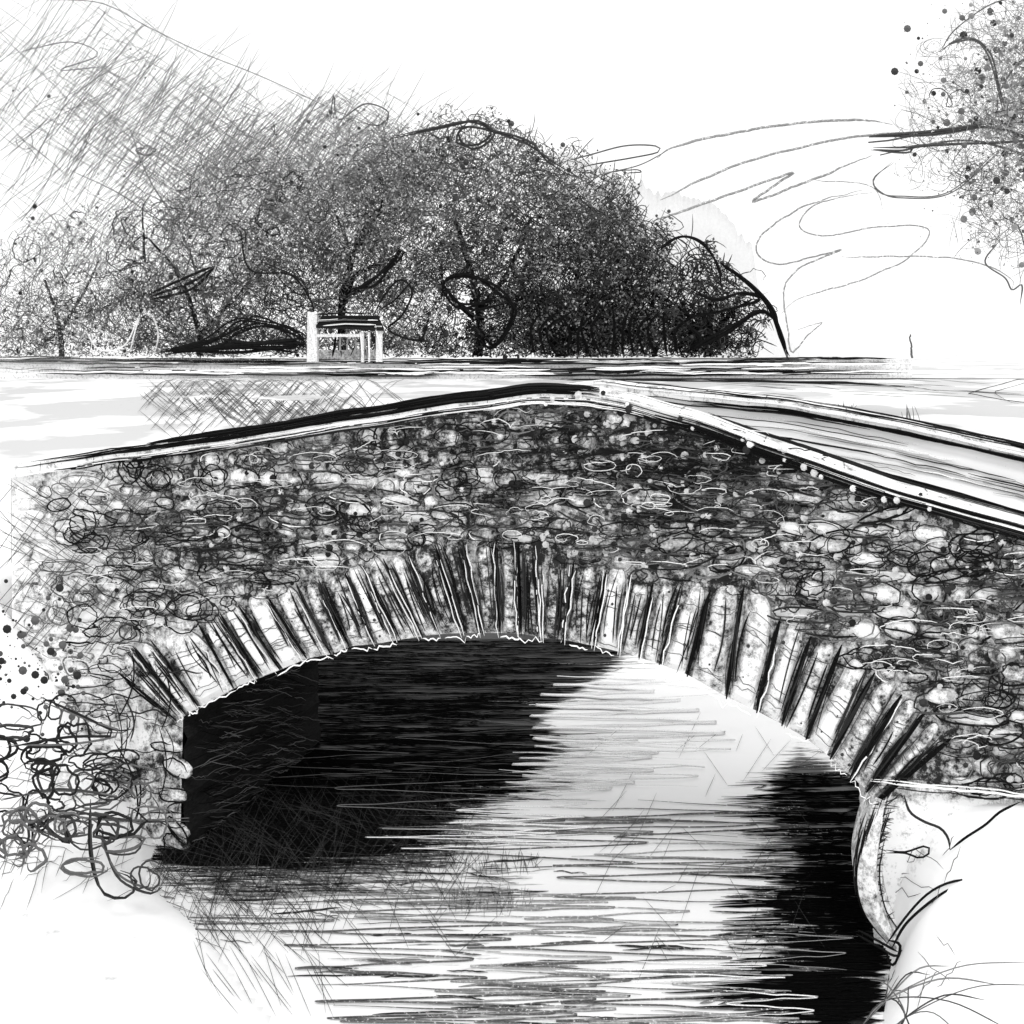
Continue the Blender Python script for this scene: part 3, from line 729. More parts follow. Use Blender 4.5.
# ------------------------------------------------------------------ trees
def crown(lobes, Y, leaf_n, twig_n, loop_n, dot_n=0, leaf_tone=(0.03, 0.35), twig_tone=(0.01, 0.08), Lr=(14, 40), tr=(0.4, 0.9), angs=((1.0, 0.25), (-0.65, 0.2)), leaf_px=(1.0, 2.4), bend=0.12, dotr=(1.5, 4)):
    mb = MB(); px = Y / FP; leaf_n = int(leaf_n * 2.0)
    lobes = list(lobes) + [(l[0], 344, l[2] * 0.9, 15, 0.8) for l in lobes[:3]] if Y > 40 and Y < 60 else lobes
    area = np.array([l[2] * l[3] * l[4] for l in lobes]); pr = area / area.sum()
    def samp(n, sh=1.0):
        k = rng.choice(len(lobes), n, p=pr); L = np.array([l[:4] for l in lobes])[k]
        a = rng.uniform(0, 2 * math.pi, n); r = np.sqrt(rng.random(n)) * sh; r = r * (1 + 0.16 * np.sin(a * 5 + L[:, 0]) + 0.1 * np.sin(a * 11 + L[:, 1]))
        d = np.sqrt(np.clip(1 - np.minimum(r, 1) ** 2, 0, 1)) * rng.uniform(-1, 1, n)
        return L[:, 0] + np.cos(a) * r * L[:, 2], L[:, 1] + np.sin(a) * r * L[:, 3], Y + d * np.minimum(L[:, 2], L[:, 3]) * px * 0.9
    def clump(x, y):
        return np.array([noise.noise(Vector((a / 26, b / 26, Y))) + 0.5 * noise.noise(Vector((a / 9, b / 9, Y + 4))) for a, b in zip(x, y)])
    lim = lambda y: y < 357
    if leaf_n:
        x, y, d = samp(leaf_n, 1.03); c = clump(x, y); k = lim(y) & (c > -0.45); x, y, d, c = x[k], y[k], d[k], c[k]
        pale = rng.random(len(x)) < 0.12
        hf = np.clip((340 - y) / 230, 0, 1) ** 1.2 * 0.2
        tn = np.clip(np.where(pale, 0.45, 0) + hf + leaf_tone[0] + (leaf_tone[1] - leaf_tone[0]) * np.clip(0.5 - c * 1.2 + rng.normal(size=len(x)) * 0.25, 0, 1), 0.01, 0.8)
        mb.flakes(atY(x, y, d), rng.uniform(*leaf_px, len(x)) * px, tn, LEAF)
    if twig_n:
        x, y, d = samp(twig_n); n = 7; tt = np.linspace(-0.5, 0.5, n)[None]
        fam = rng.integers(0, len(angs), twig_n); curl = rng.random(twig_n) < (0.0 if bend < 0.08 else 0.6); mu = np.array([a[0] for a in angs])[fam]; sd = np.array([a[1] for a in angs])[fam]
        an = mu + rng.normal(size=twig_n) * sd; L = rng.uniform(*Lr, twig_n); an = np.where(curl, rng.uniform(0, 6.28, twig_n), an); L = np.where(curl, L * 0.45, L); bw = rng.normal(size=twig_n) * np.where(curl, 0.5, bend) * L
        u = x[:, None] + tt * (L * np.cos(an))[:, None] + (0.25 - tt ** 2) * 4 * (bw * np.sin(an))[:, None]
        v = y[:, None] - tt * (L * np.sin(an))[:, None] + (0.25 - tt ** 2) * 4 * (bw * np.cos(an))[:, None]
        dep = d[:, None] + tt * (rng.normal(size=twig_n) * L * px * 0.4)[:, None]
        k = (v.max(1) < 358)
        mb.strokes(atY(u[k], v[k], dep[k]), rng.uniform(*tr, k.sum()) * px * 0.85, rng.uniform(*twig_tone, k.sum()) + 0.1 * np.clip((300 - y[k]) / 200, 0, 1), PEN)
    P = []
    for _ in range(loop_n):
        x, y, d = samp(1, 0.95)
        u, v = squiggle(x[0], y[0], rng.uniform(-45, 45), rng.uniform(-25, 25), rng.uniform(3, 15), rng.uniform(3, 11), rng.uniform(0.4, 2.0), n=36)
        if v.max() < 357: P.append(atY(u, v, d[0] - abs(rng.normal()) * 0.6))
    if P: mb.strokes(np.array(P), rng.uniform(0.3, 0.85, len(P)) * px, rng.uniform(0.01, 0.08, len(P)), PEN)
    if dot_n:
        x, y, d = samp(dot_n, 1.12); k = lim(y); mb.dots(atY(x[k], y[k], d[k]), (rng.uniform(0, 1, k.sum()) ** 2.2 * (dotr[1] - dotr[0]) + dotr[0]) * px, rng.uniform(0.02, 0.12, k.sum()), LEAF)
    return mb

def limb(mb, pts, Y, r0, r1, tone=0.015, n=26, dy=0.0, k=6):
    P = resample(smooth(np.array([[a, b, 0] for a, b in pts]), n * 2), n)
    P[:, :2] += np.convolve(rng.normal(size=n + 4), np.ones(5) / 5, 'valid')[:, None] * 0.8
    px = Y / FP
    mb.strokes(atY(P[:, 0], P[:, 1], Y + np.linspace(0, dy, n))[None], np.linspace(r0, r1, n)[None] * px, tone, PEN, k=k)

def tree(label, Y, lobes, trunks, cr_args, extra=None, base=None, name='tree', cat='tree', group='trees along the far bank'):
    x0 = trunks[0][0][0][0]
    b = atY(x0, 358, Y)
    t = thing(name, b, label, cat, group)
    tm = MB()
    for pts, r0, r1, *rest in trunks: limb(tm, pts, Y, r0, r1, *(rest or []))
    tm.build('trunk', t)
    cm = crown(lobes, Y, **cr_args)
    if extra: extra(cm, Y)
    cm.build('crown', t)
    return t

def pen(pts, r, tone=0.02, dY=-1.0, n=40, cnt=1, jit=1.0):
    def f(cm, Y):
        for _ in range(cnt):
            P = resample(smooth(np.array([[a + rng.normal() * jit * (cnt > 1), b + rng.normal() * jit * (cnt > 1), 0] for a, b in pts]), n * 2), n)
            cm.line(atY(P[:, 0], P[:, 1], Y + dY), r * Y / FP, tone, PEN)
    return f
def both(*fs):
    def f(cm, Y):
        for g in fs: g(cm, Y)
    return f

# tall airy tree, open cross-hatched twigs fading out to the upper left
tree('tallest palest tree, airy thin-twigged crown leaning up at the far left', 62,
     [(60, 70, 95, 85, 0.7), (150, 120, 110, 70, 1.2), (250, 170, 100, 70, 1.6), (110, 190, 110, 70, 0.6), (330, 160, 100, 60, 1.6), (400, 150, 70, 40, .8)],
     [([(214, 357), (205, 300), (180, 230), (150, 180), (130, 130)], 1.6, 0.4, 0.2), ([(200, 290), (240, 220), (290, 160)], 1.2, 0.4, 0.2), ([(190, 250), (130, 200), (70, 170)], 0.9, 0.3, 0.2)],
     dict(leaf_n=0, twig_n=1700, loop_n=10, dot_n=60, Lr=(40, 120), tr=(0.22, 0.42), twig_tone=(0.05, 0.22), angs=((1.0, 0.1), (-0.62, 0.12), (0.7, 0.15)), bend=0.05, dotr=(0.7, 2.0)),
     extra=both(pen([(40, 0), (100, 3), (150, 28), (200, 52), (260, 76), (330, 108), (372, 126)], 0.5, 0.12), pen([(20, 52), (70, 42), (98, 55), (60, 70), (110, 66)], 0.6, 0.15),
                pen([(330, 122), (334, 95), (338, 120), (365, 104), (388, 112), (380, 125), (358, 122)], 0.8, 0.06)))
tree('low grey bushy tree at the far left behind the wall', 50,
     [(40, 290, 80, 66, 1.0), (90, 270, 70, 60, 1.0), (20, 320, 60, 38, 1), (120, 320, 60, 40, 1.0)],
     [([(62, 357), (58, 320), (45, 280)], 3, 1, 0.05), ([(60, 330), (85, 290), (100, 260)], 2, 0.8, 0.05)],
     dict(leaf_n=4500, twig_n=1100, loop_n=50, dot_n=160, leaf_tone=(0.2, 0.8), Lr=(16, 55), tr=(0.22, 0.5), twig_tone=(0.06, 0.3), dotr=(0.8, 2.6), leaf_px=(0.8, 1.8)),
     extra=both(pen([(130, 352), (140, 318), (152, 316), (158, 335), (155, 352)], 1.0, 0.85, -3), pen([(85, 330), (100, 350), (125, 345), (140, 315), (150, 312)], 0.9, 0.8, -3)))
tree('mid grey tree left of the shelter with a dark upright twig', 48,
     [(190, 260, 78, 75, 1.0), (240, 230, 80, 80, 1.0), (200, 315, 100, 42, 1.1), (290, 290, 60, 62, 1.0)],
     [([(200, 356), (196, 320), (175, 270), (150, 240)], 3.2, 1, 0.02), ([(198, 335), (235, 300), (262, 262)], 2.4, 0.8, 0.02), ([(145, 262), (143, 230), (143, 204)], 1.6, 0.6, 0.02)],
     dict(leaf_n=7500, twig_n=2600, loop_n=80, dot_n=160, leaf_tone=(0.1, 0.6), Lr=(16, 55), tr=(0.25, 0.55), twig_tone=(0.01, 0.14), dotr=(0.8, 2.6), leaf_px=(0.8, 1.9)),
     extra=both(*[pen([(150, 300 - i * 3), (190, 290 - i * 7), (215, 268 - i)], 1.6, 0.015, -2) for i in range(3)],
                *[pen([(160, 352 - i * 1.5), (210, 342 - i * 2), (240, 330 - i * 3), (265, 322), (300, 335), (312, 350)], 1.1, 0.012, -3, cnt=2, jit=4) for i in range(3)],
                pen([(170, 352), (235, 350), (300, 349)], 2.0, 0.01, -3, cnt=4, jit=2.5), pen([(215, 345), (240, 346), (290, 341), (305, 345)], 1.8, 0.012, -3, cnt=4, jit=3),
                pen([(240, 230), (250, 270), (290, 275), (310, 300), (312, 318), (296, 330)], 1.1, 0.015, -3), pen([(262, 262), (300, 280), (312, 305)], 0.9, 0.02, -3)))
tree('forked dark-limbed tree rising behind the white-posted shelter', 47.2,
     [(350, 190, 80, 72, 1.0), (390, 230, 65, 75, 1.0), (320, 240, 60, 65, 0.8), (400, 310, 55, 42, 0.9), (345, 280, 50, 50, .6)],
     [([(342, 357), (342, 302), (352, 262), (362, 236), (370, 216)], 4.5, 2.0, 0.008), ([(344, 300), (358, 272), (385, 262), (402, 250)], 3.2, 1.0, 0.008), ([(350, 270), (346, 240), (334, 210)], 2.4, 0.8, 0.01),
      ([(356, 250), (372, 225), (384, 200)], 2.4, 0.8, 0.01), ([(347, 296), (375, 285), (388, 278)], 2.0, 0.8, 0.01)],
     dict(leaf_n=7000, twig_n=2600, loop_n=70, dot_n=150, leaf_tone=(0.07, 0.5), Lr=(14, 45), tr=(0.25, 0.55), twig_tone=(0.02, 0.15), dotr=(0.9, 3.2), leaf_px=(0.8, 1.9)),
     extra=both(pen([(372, 318), (385, 295), (400, 280), (412, 292), (402, 315), (388, 330), (420, 340), (430, 312)], 1.3, 0.012, -3), pen([(380, 310), (395, 300), (410, 283)], 1.0, 0.012, -3),
                pen([(350, 290), (370, 285), (395, 262), (402, 250)], 1.6, 0.01, -2, cnt=3, jit=2)))
tree('large dark dense tree in the middle of the row', 48.5,
     [(455, 215, 100, 92, 1.0), (500, 190, 85, 66, 1.1), (470, 300, 90, 55, 1.1), (545, 250, 85, 95, 1.2), (420, 170, 60, 45, 0.8)],
     [([(478, 357), (480, 320), (470, 270), (455, 220)], 5, 2, 0.01), ([(480, 310), (510, 270), (530, 220)], 3.5, 1.2, 0.01), ([(476, 320), (445, 290), (442, 262)], 3, 1, 0.01)],
     dict(leaf_n=12500, twig_n=3600, loop_n=90, dot_n=330, leaf_tone=(0.02, 0.26), Lr=(12, 42), tr=(0.3, 0.75), twig_tone=(0.006, 0.04), dotr=(0.9, 3.4), leaf_px=(0.8, 2.0)),
     extra=both(pen([(395, 135), (440, 128), (462, 122), (480, 122), (492, 135), (478, 147), (462, 140), (465, 126), (500, 132), (530, 145), (550, 160), (575, 175)], 1.3, 0.04, -3, cnt=2, jit=2),
                pen([(442, 300), (446, 278), (470, 276), (500, 292), (512, 312), (495, 345), (475, 330)], 1.8, 0.008, -3, cnt=2, jit=2),
                pen([(445, 290), (460, 300), (500, 300)], 1.6, 0.008, -3, cnt=3, jit=4),
                pen([(552, 165), (590, 155), (625, 146), (655, 146), (658, 152), (630, 158), (590, 165), (570, 172)], 0.9, 0.1, -3), pen([(560, 190), (600, 175), (640, 165), (672, 148)], 0.7, 0.12, -3)))
tree('very dark dense tree right of the middle, sloping down to the right', 47.8,
     [(585, 270, 68, 88, 1.3), (620, 272, 50, 74, 1.2), (600, 322, 78, 36, 1.5), (540, 322, 60, 36, 1.0), (655, 295, 30, 55, 0.7), (665, 255, 26, 22, .5)],
     [([(590, 357), (588, 320), (575, 270)], 5, 2, 0.008), ([(588, 330), (620, 290), (645, 240)], 3.5, 1.2, 0.008), ([(560, 357), (552, 320), (540, 285)], 3, 1.2, 0.008), ([(655, 357), (650, 320), (660, 270)], 3, 1.2, 0.008)],
     dict(leaf_n=12500, twig_n=3000, loop_n=90, dot_n=200, leaf_tone=(0.03, 0.32), Lr=(14, 50), tr=(0.35, 0.8), twig_tone=(0.004, 0.03), dotr=(0.9, 2.6), leaf_px=(0.9, 2.1)),
     extra=both(*[pen([(535 + 11 * i, 356), (533 + 11 * i + rng.normal() * 5, 330), (538 + 11 * i + rng.normal() * 8, 312)], 1.6, 0.006, -3) for i in range(14)]))
tree('small black round bush at the right end of the row', 46.5,
     [(706, 300, 34, 48, 1.0), (738, 325, 28, 28, 0.7), (694, 328, 30, 28, 1.0)],
     [([(708, 357), (708, 330), (714, 295)], 4, 1.6, 0.006), ([(706, 350), (690, 320), (680, 300)], 2.6, 1.2, 0.006), ([(709, 340), (735, 310), (752, 300)], 2.2, 1.0, 0.006)],
     dict(leaf_n=2400, twig_n=700, loop_n=110, dot_n=70, leaf_tone=(0.01, 0.16), Lr=(14, 40), tr=(0.4, 0.9), twig_tone=(0.004, 0.03), dotr=(0.8, 2.8)),
     extra=both(pen([(655, 252), (680, 238), (702, 243), (718, 268), (720, 288)], 1.3, 0.01, -2, cnt=2), pen([(722, 262), (752, 285), (770, 310), (782, 335), (788, 357)], 1.5, 0.008, -2, cnt=3, jit=1.6),
                pen([(680, 320), (700, 338), (690, 350), (730, 330), (760, 312), (776, 322)], 1.7, 0.008, -2, cnt=3, jit=2), pen([(688, 285), (715, 300), (740, 292), (758, 300), (700, 315), (680, 308)], 1.3, 0.01, -2, cnt=3, jit=2)),
     name='bush', cat='bush')

# overhanging tree at the upper right, much nearer
def right_tree():
    Y = 24
    t = thing('overhanging_tree', atY(1110, 420, Y), 'pale speckled tree hanging in from the upper right corner', 'tree')
    tm = MB()
    limb(tm, [(1120, 440), (1105, 300), (1080, 150), (1050, 60)], Y, 16, 6, 0.05, dy=0)
    limb(tm, [(1090, 190), (1020, 135), (960, 128), (900, 138), (868, 142)], Y, 2.2, 0.8, 0.1)
    limb(tm, [(1090, 180), (1010, 150), (960, 140), (880, 155)], Y, 1.8, 0.6, 0.12)
    limb(tm, [(1070, 120), (1030, 60), (1000, 90), (998, 110)], Y, 1.8, 0.6, 0.12)
    tm.build('trunk', t)
    cm = crown([(1010, 60, 70, 70, 1.0), (1040, 160, 90, 80, 1.1), (975, 135, 75, 70, 0.8), (1030, 225, 70, 40, 0.6), (1060, 80, 90, 90, 0.6)], Y, leaf_n=2600, twig_n=2600, loop_n=26, dot_n=0,
               leaf_tone=(0.15, 0.6), Lr=(14, 60), tr=(0.2, 0.42), twig_tone=(0.05, 0.25), angs=((1.0, 0.5), (-0.7, 0.4), (0.2, 0.5)), leaf_px=(0.8, 1.8))
    x = rng.normal(size=1800) * 40 + 985 + rng.random(1800) * 60; y = rng.normal(size=1800) * 70 + 110
    k = (x > 868 + np.abs(y - 150) * 0.12) & (y < 265) & (x > 820 + np.clip(y - 180, 0, 99) * 1.2); x, y = x[k], y[k]
    cm.dots(atY(x, y, Y + rng.normal(size=len(x)) * 0.8), (0.5 + rng.random(len(x)) ** 7 * 3.6) * Y / FP, rng.choice([0.05, 0.12, 0.2, 0.3], len(x)), LEAF)
    pen([(940, 52), (955, 42), (975, 40), (990, 55), (998, 85), (1003, 110)], 1.0, 0.1, -1, cnt=2)(cm, Y)
    pen([(940, 52), (955, 30), (990, 5), (1022, -4)], 0.8, 0.1, -1)(cm, Y)
    pen([(870, 137), (930, 132), (985, 126)], 1.3, 0.06, -1, cnt=4, jit=1.5)(cm, Y)
    pen([(872, 148), (905, 150), (925, 144), (1000, 142), (1024, 140)], 1.2, 0.07, -1, cnt=3, jit=1.8)(cm, Y)
    pen([(892, 163), (872, 180), (880, 193), (900, 197), (950, 192), (1000, 150)], 0.8, 0.14, -1, cnt=2)(cm, Y)
    pen([(1000, 240), (985, 262), (1005, 278), (1012, 290), (1022, 285), (1020, 305)], 0.9, 0.12, -1)(cm, Y)
    cm.build('crown', t)
right_tree()

# ------------------------------------------------------------------ clouds
def cloud(lines, label, Y=90):
    mb = MB()
    for pts, r in lines:
        n = 14 * len(pts)
        P = resample(smooth(np.array([[a, b, 0] for a, b in pts]), n), n)
        P[:, :2] += np.convolve(rng.normal(size=n + 4), np.ones(5) / 5, 'valid')[:, None] * 0.7
        mb.line(atY(P[:, 0], P[:, 1], Y + 6 * np.sin(np.linspace(0, 3, n))), 1.35 * r * Y / FP, 0.3, CLOUD, k=4)
    tag(mb.build('cloud'), label, 'cloud', 'thin looping clouds above the right side')
cloud([([(657, 158), (677, 146), (737, 132), (812, 122), (862, 120), (892, 124)], 1.1), ([(562, 190), (620, 168), (660, 200), (737, 165), (812, 145), (872, 135), (937, 131)][2:], 1.0)], 'upper thin cloud, two long arcs rising to the overhanging tree')
cloud([([(640, 228), (657, 220), (722, 197), (792, 173), (780, 182), (752, 202), (812, 180), (872, 155)], 1.0)], 'middle thin cloud with a sharp folded point')
cloud([([(862, 190), (807, 205), (765, 232), (757, 253), (782, 264), (842, 249), (800, 268), (784, 290), (788, 330), (792, 352), (808, 335), (822, 322), (797, 330)], 0.7), ([(872, 192), (820, 203), (799, 225), (822, 236), (872, 228), (927, 228), (912, 255), (862, 280), (802, 297), (780, 315)], 0.6),
       ([(842, 257), (937, 257), (985, 265), (1012, 280), (1012, 292)], 0.6), ([(812, 180), (870, 186), (884, 212)], 0.4)], 'lowest thin cloud with round loops near the horizon')

# ------------------------------------------------------------------ long low wall on the far bank
wl = thing('boundary_wall', atY(460, 372, 45), 'long low pale wall running across in front of the trees', 'wall')
mb = MB(); Y = 45.0
x = np.linspace(-60, 912, 200)
yt = 360 + np.interp(x, [-60, 300, 600, 760, 912], [-1, 0, 1, 0, -1]) + np.array([noise.noise(Vector((a * 0.03, 1, 0))) for a in x]) * 1.2
yb = yt + np.interp(x, [-60, 300, 800, 912], [15, 16, 17, 18])
gz = atY(x, yb, Y)[:, 2]
P = np.stack([atY(x, yb + 6, Y), atY(x, yb - 3, Y), atY(x, yt + 2.5, Y)], 1)
mb.grid(P, 0.8, RUB); mb.grid(np.stack([atY(x, yb + 6, Y + 0.6), atY(x, yt + 2.5, Y + 0.6)], 1), 0.4, STONE)
for _ in range(85):
    a = rng.uniform(-40, 760); L = rng.uniform(40, 260); u = np.linspace(a, min(a + L, 905), 24); f = rng.choice([0.05, 0.75, 0.95, 0.5], p=[.35, .35, .2, .1])
    tn = rng.choice([0.01, 0.03, 0.85], p=[.5, .3, .2]) if a > 150 else rng.choice([0.03, 0.15, 0.85])
    mb.line(atY(u, np.interp(u, x, yt) + 2 + f * 13 + rng.normal() * 0.7 + (u - a) * rng.normal() * 0.004 + np.convolve(rng.normal(size=28), np.ones(5) / 5, 'valid') * 0.6, Y - 0.12), rng.uniform(0.4, 1.1) * Y / FP, tn, INK)
for _ in range(30):
    a = rng.uniform(60, 820); L = rng.uniform(30, 130); u = np.linspace(a, a + L, 16)
    mb.line(atY(u, np.interp(u, x, yt) + rng.uniform(4, 14) + np.convolve(rng.normal(size=20), np.ones(5) / 5, 'valid') * 0.8, Y - 0.2), rng.uniform(0.5, 1.2) * Y / FP, 0.92, PCL)
mb.build('wall_face', wl)
mb = MB()
c0, c1 = atY(x, yt + 3.2, Y), atY(x, yt, Y)
mb.grid(np.stack([c0 + [0, -0.08, 0], c1 + [0, -0.08, 0], c1 + [0, 0.7, 0], c0 + [0, 0.7, 0]], 1), 0.85, STONE)
for _ in range(30):
    a = rng.uniform(-40, 840); L = rng.uniform(30, 160); u = np.linspace(a, min(a + L, 918), 24)
    tn = rng.choice([0.01, 0.02]); 
    if a < 150: tn = 0.06
    mb.line(atY(u, np.interp(u, x, yt) + rng.choice([-1.5, 0, 3.5]) + rng.normal() * 0.5 + np.convolve(rng.normal(size=28), np.ones(5) / 5, 'valid') * 0.6, Y - 0.16), rng.uniform(0.4, 1.4) * Y / FP, tn, PCL if a < 300 else INK)
mb.build('coping', wl)

# field strokes beyond the bridge: rough grass drawn on the ground
def on_ground(px, py, Y0=20, Y1=44.5):
    Ys = np.linspace(Y0, Y1, 120); k = (px - 512) / FP
    z = terrain(k * Ys, Ys); yy = HZ + (EYE - z) / Ys * FP
    i = np.argmin(abs(yy - py)); return np.array([k * Ys[i], Ys[i], z[i] + 0.03])
gm = MB(); P = []
for _ in range(620):
    a, b = rng.uniform(150, 400), rng.uniform(380, 432)
    if rng.random() > blob(a, b, 250, 402, 105, 30): continue
    ang = rng.choice([0.8, -0.7]) + rng.normal() * 0.1; L = rng.uniform(15, 50); tt = np.linspace(-0.5, 0.5, 5)
    P.append([on_ground(a + q * L * math.cos(ang), b - q * L * math.sin(ang), 18) for q in tt])
for _ in range(50):
    a, b = rng.uniform(560, 1010), rng.uniform(376, 398); L = rng.uniform(20, 90); tt = np.linspace(-0.5, 0.5, 6)
    P.append([on_ground(a + q * L, b + q * 4, 22) for q in tt])
for _ in range(6):
    P.append([on_ground(345 + i * 3 + rng.normal(), 380 + i * 8, 18) + [rng.normal() * .02 - i * .25, 0, 0] for i in range(5)][:5]) if False else None
P5 = [resample(np.array(p), 6) for p in P]
gm.strokes(np.array(P5), 0.009, rng.choice([0.03, 0.12, 0.2], len(P5)), INK, up=(0, 0, 1))
for pts, cnt, rr in (([(590, 371), (680, 374), (800, 375), (962, 372)], 5, 0.028), ([(560, 380), (700, 382), (850, 384), (905, 389)], 4, 0.03), ([(760, 380), (860, 377), (960, 371)], 2, 0.015),
                     ([(925, 376), (985, 368), (1040, 378), (975, 392), (1000, 402), (1045, 404)], 2, 0.015), ([(850, 366), (900, 362), (935, 364)], 2, 0.012)):
    for _ in range(cnt):
        Q = resample(np.array([[a + rng.normal() * 12, b + rng.normal() * 1.2, 0] for a, b in pts]), 30)
        gm.line(np.array([on_ground(q[0], q[1], 22) for q in Q]), rr * rng.uniform(0.5, 1.2), rng.choice([0.02, 0.06]), INK, up=(0, 0, 1))
# left bank hatching
P = []
for _ in range(330):
    a, b = rng.uniform(-10, 190), rng.uniform(700, 900)
    if rng.random() > max(0.9 * float(blob(a, b, 40, 820, 90, 70)), 0.9 * float(blob(a, b, 130, 780, 60, 90))): continue
    ang = rng.choice([1.25, -0.15, 0.5]) + rng.normal() * 0.12; L = rng.uniform(20, 60); tt = np.linspace(-0.5, 0.5, 6)
    q = [on_ground(a + t_ * L * math.cos(ang), b - t_ * L * math.sin(ang), 8, 14) for t_ in tt]
    P.append(q)
for _ in range(70):
    a, b = rng.uniform(868, 960), rng.uniform(830, 1015); ang = rng.choice([0.9, 1.2, -0.4]) + rng.normal() * 0.15; L = rng.uniform(12, 45); tt = np.linspace(-0.5, 0.5, 6)
    if a > 905 and rng.random() < 0.6: continue
    P.append([on_ground(a + t_ * L * math.cos(ang), b - t_ * L * math.sin(ang), 8, 14) + np.array([0, -0.03, 0.02]) for t_ in tt])
gm.strokes(np.array(P), 0.004, rng.choice([0.04, 0.12], len(P)), INK, up=(0, 0, 1))
tag(gm.build('rough_grass'), 'thin rough grass hatching the meadow and left bank', 'grass', kind='stuff')

# ------------------------------------------------------------------ shelter with white posts
Y = 44.0
sh = thing('shelter', atY(340, 360, Y), 'small open shelter with white posts and dark roof before the trees', 'shelter')
def boxm(mb, x0, x1, y0, y1, Ya, Yb, tone, mat, jit=0.0):
    V = np.array([atY(x, y, Ya) for x, y in ((x0, y0), (x1, y0), (x1, y1), (x0, y1))])
    W = V + np.array([0, Yb - Ya, 0]); V = V + rng.normal(size=V.shape) * jit
    mb.raw(np.vstack([V, W]), [(0, 1, 2, 3), (7, 6, 5, 4), (0, 4, 5, 1), (1, 5, 6, 2), (2, 6, 7, 3), (3, 7, 4, 0)], None, tone, mat)
for (x0, x1, y0) in ((307, 317, 312), (376, 382, 326), (361, 364, 332), (368, 370, 332)):
    mb = MB(); boxm(mb, x0, x1, y0, 362, Y, Y + (x1 - x0) * 0.04, 0.85, STONE, 0.01)
    mb.line(atY([x0 - 1, x0 - 0.6, x0 - 1.2, x0 - 0.8], [y0 + 2, y0 + 15, y0 + 28, 356], Y - 0.06), 0.4 * Y / FP, 0.05, INK, n=10)
    for _ in range(2 if x1 - x0 > 5 else 1):
        mb.line(atY(np.array([x0, (x0 + x1) / 2, x1]) + rng.normal(size=3), np.array([y0, y0 + 20, 358]) + rng.normal(size=3) * 2, Y - 0.08), 0.7 * Y / FP, 0.9, INK, n=8)
    mb.build('post', sh)
mb = MB(); V = np.array([atY(x, y, Yq) for x, y, Yq in ((316, 328, Y - 0.1), (384, 331, Y - 0.1), (378, 318, Y + 1.4), (322, 318, Y + 1.4), (316, 325, Y - 0.1), (384, 328, Y - 0.1), (378, 315.5, Y + 1.4), (322, 315.5, Y + 1.4))])
mb.raw(V, [(3, 2, 1, 0), (4, 5, 6, 7), (0, 1, 5, 4), (1, 2, 6, 5), (2, 3, 7, 6), (3, 0, 4, 7)], None, 0.02, STONE)
for _ in range(12): mb.line(atY([320 + rng.normal() * 3, 345, 372 + rng.normal() * 4], np.array([323, 321, 322]) + rng.normal() * 3, Y - 0.15), 1.0 * Y / FP, rng.choice([0.01, 0.02, 0.8], p=[.4, .2, .4]), INK, n=8)
mb.build('roof', sh)
mb = MB(); boxm(mb, 317, 362, 334, 337, Y + 0.02, Y + 0.12, 0.8, STONE); mb.build('rail', sh)
mb = MB(); boxm(mb, 318, 380, 350, 360, Y + 1.1, Y + 1.2, 0.6, RUB)
for _ in range(10):
    a = rng.uniform(322, 378); mb.line(atY([a, a + rng.normal() * 2, a + rng.normal() * 3], [333, 345, 357], Y + 1.0), rng.uniform(0.7, 1.6) * Y / FP, rng.choice([0.01, 0.5]), INK, n=6)
mb.build('back_panel', sh)

# thin marker post at the right end of the wall
mb = MB(); limb(mb, [(912, 358), (911, 345), (910, 334)], 44.6, 1.2, 0.7, 0.12)
tag(mb.build('marker_post'), 'thin lone grey post near the right end of the low wall', 'post')

# ------------------------------------------------------------------ bramble and plants in front
def plant(name, label, cat, base, lines, r=(0.008, 0.014), tone=(0.01, 0.03, 0.08), leaves=None, group=None):
    t = MB()
    for P in lines:
        n = len(P) if len(P) > 12 else 16
        t.line(resample(smooth(P, n * 2), n), rng.uniform(*r), rng.choice(tone), INK, k=4)
    if leaves: leaves(t)
    o = t.build(name); tag(o, label, cat, group)
    return o
# bramble on the left bank: overlapping curls of stem
L = []
for _ in range(46):
    a = rng.uniform(-15, 150); b = rng.uniform(700, 870)
    if b > 800 and rng.random() < 0.3 or (b < 740 and a > 90): continue
    u, v = squiggle(a, b, rng.uniform(-20, 40), rng.uniform(-10, 14), rng.uniform(8, 24), rng.uniform(6, 16), rng.uniform(1.0, 2.4), n=36)
    L.append(atY(u, v, 11.5 + rng.random() * 0.5 - (b - 700) * 0.004))
for pts in ([(40, 700), (90, 720), (120, 735), (70, 740), (10, 745)], [(0, 800), (60, 795), (120, 800), (70, 812), (130, 822), (190, 818)], [(90, 800), (92, 850), (105, 890), (130, 895), (135, 878), (118, 872)],
            [(100, 832), (110, 860), (122, 880), (150, 890), (160, 884)], [(105, 836), (140, 838), (135, 850), (108, 852), (104, 834)], [(10, 830), (30, 845), (35, 822), (68, 845), (62, 818)]):
    for _ in range(2): L.append(atY([p[0] + rng.normal() * 2 for p in pts], [p[1] + rng.normal() * 2 for p in pts], 11.2))
def blv(t):
    x = rng.uniform(-8, 85, 150); y = rng.normal(size=150) * 35 + 665
    t.dots(atY(x, y, 11.7 + rng.random(150) * 0.4), 0.006 + rng.random(150) ** 3 * 0.045, rng.choice([0.03, 0.1], 150), LEAF)
plant('bramble_bush', 'curly tangled bramble with speckled berries on the left bank', 'bush', None, L, leaves=blv, r=(0.009, 0.017), tone=(0.02, 0.05, 0.12))
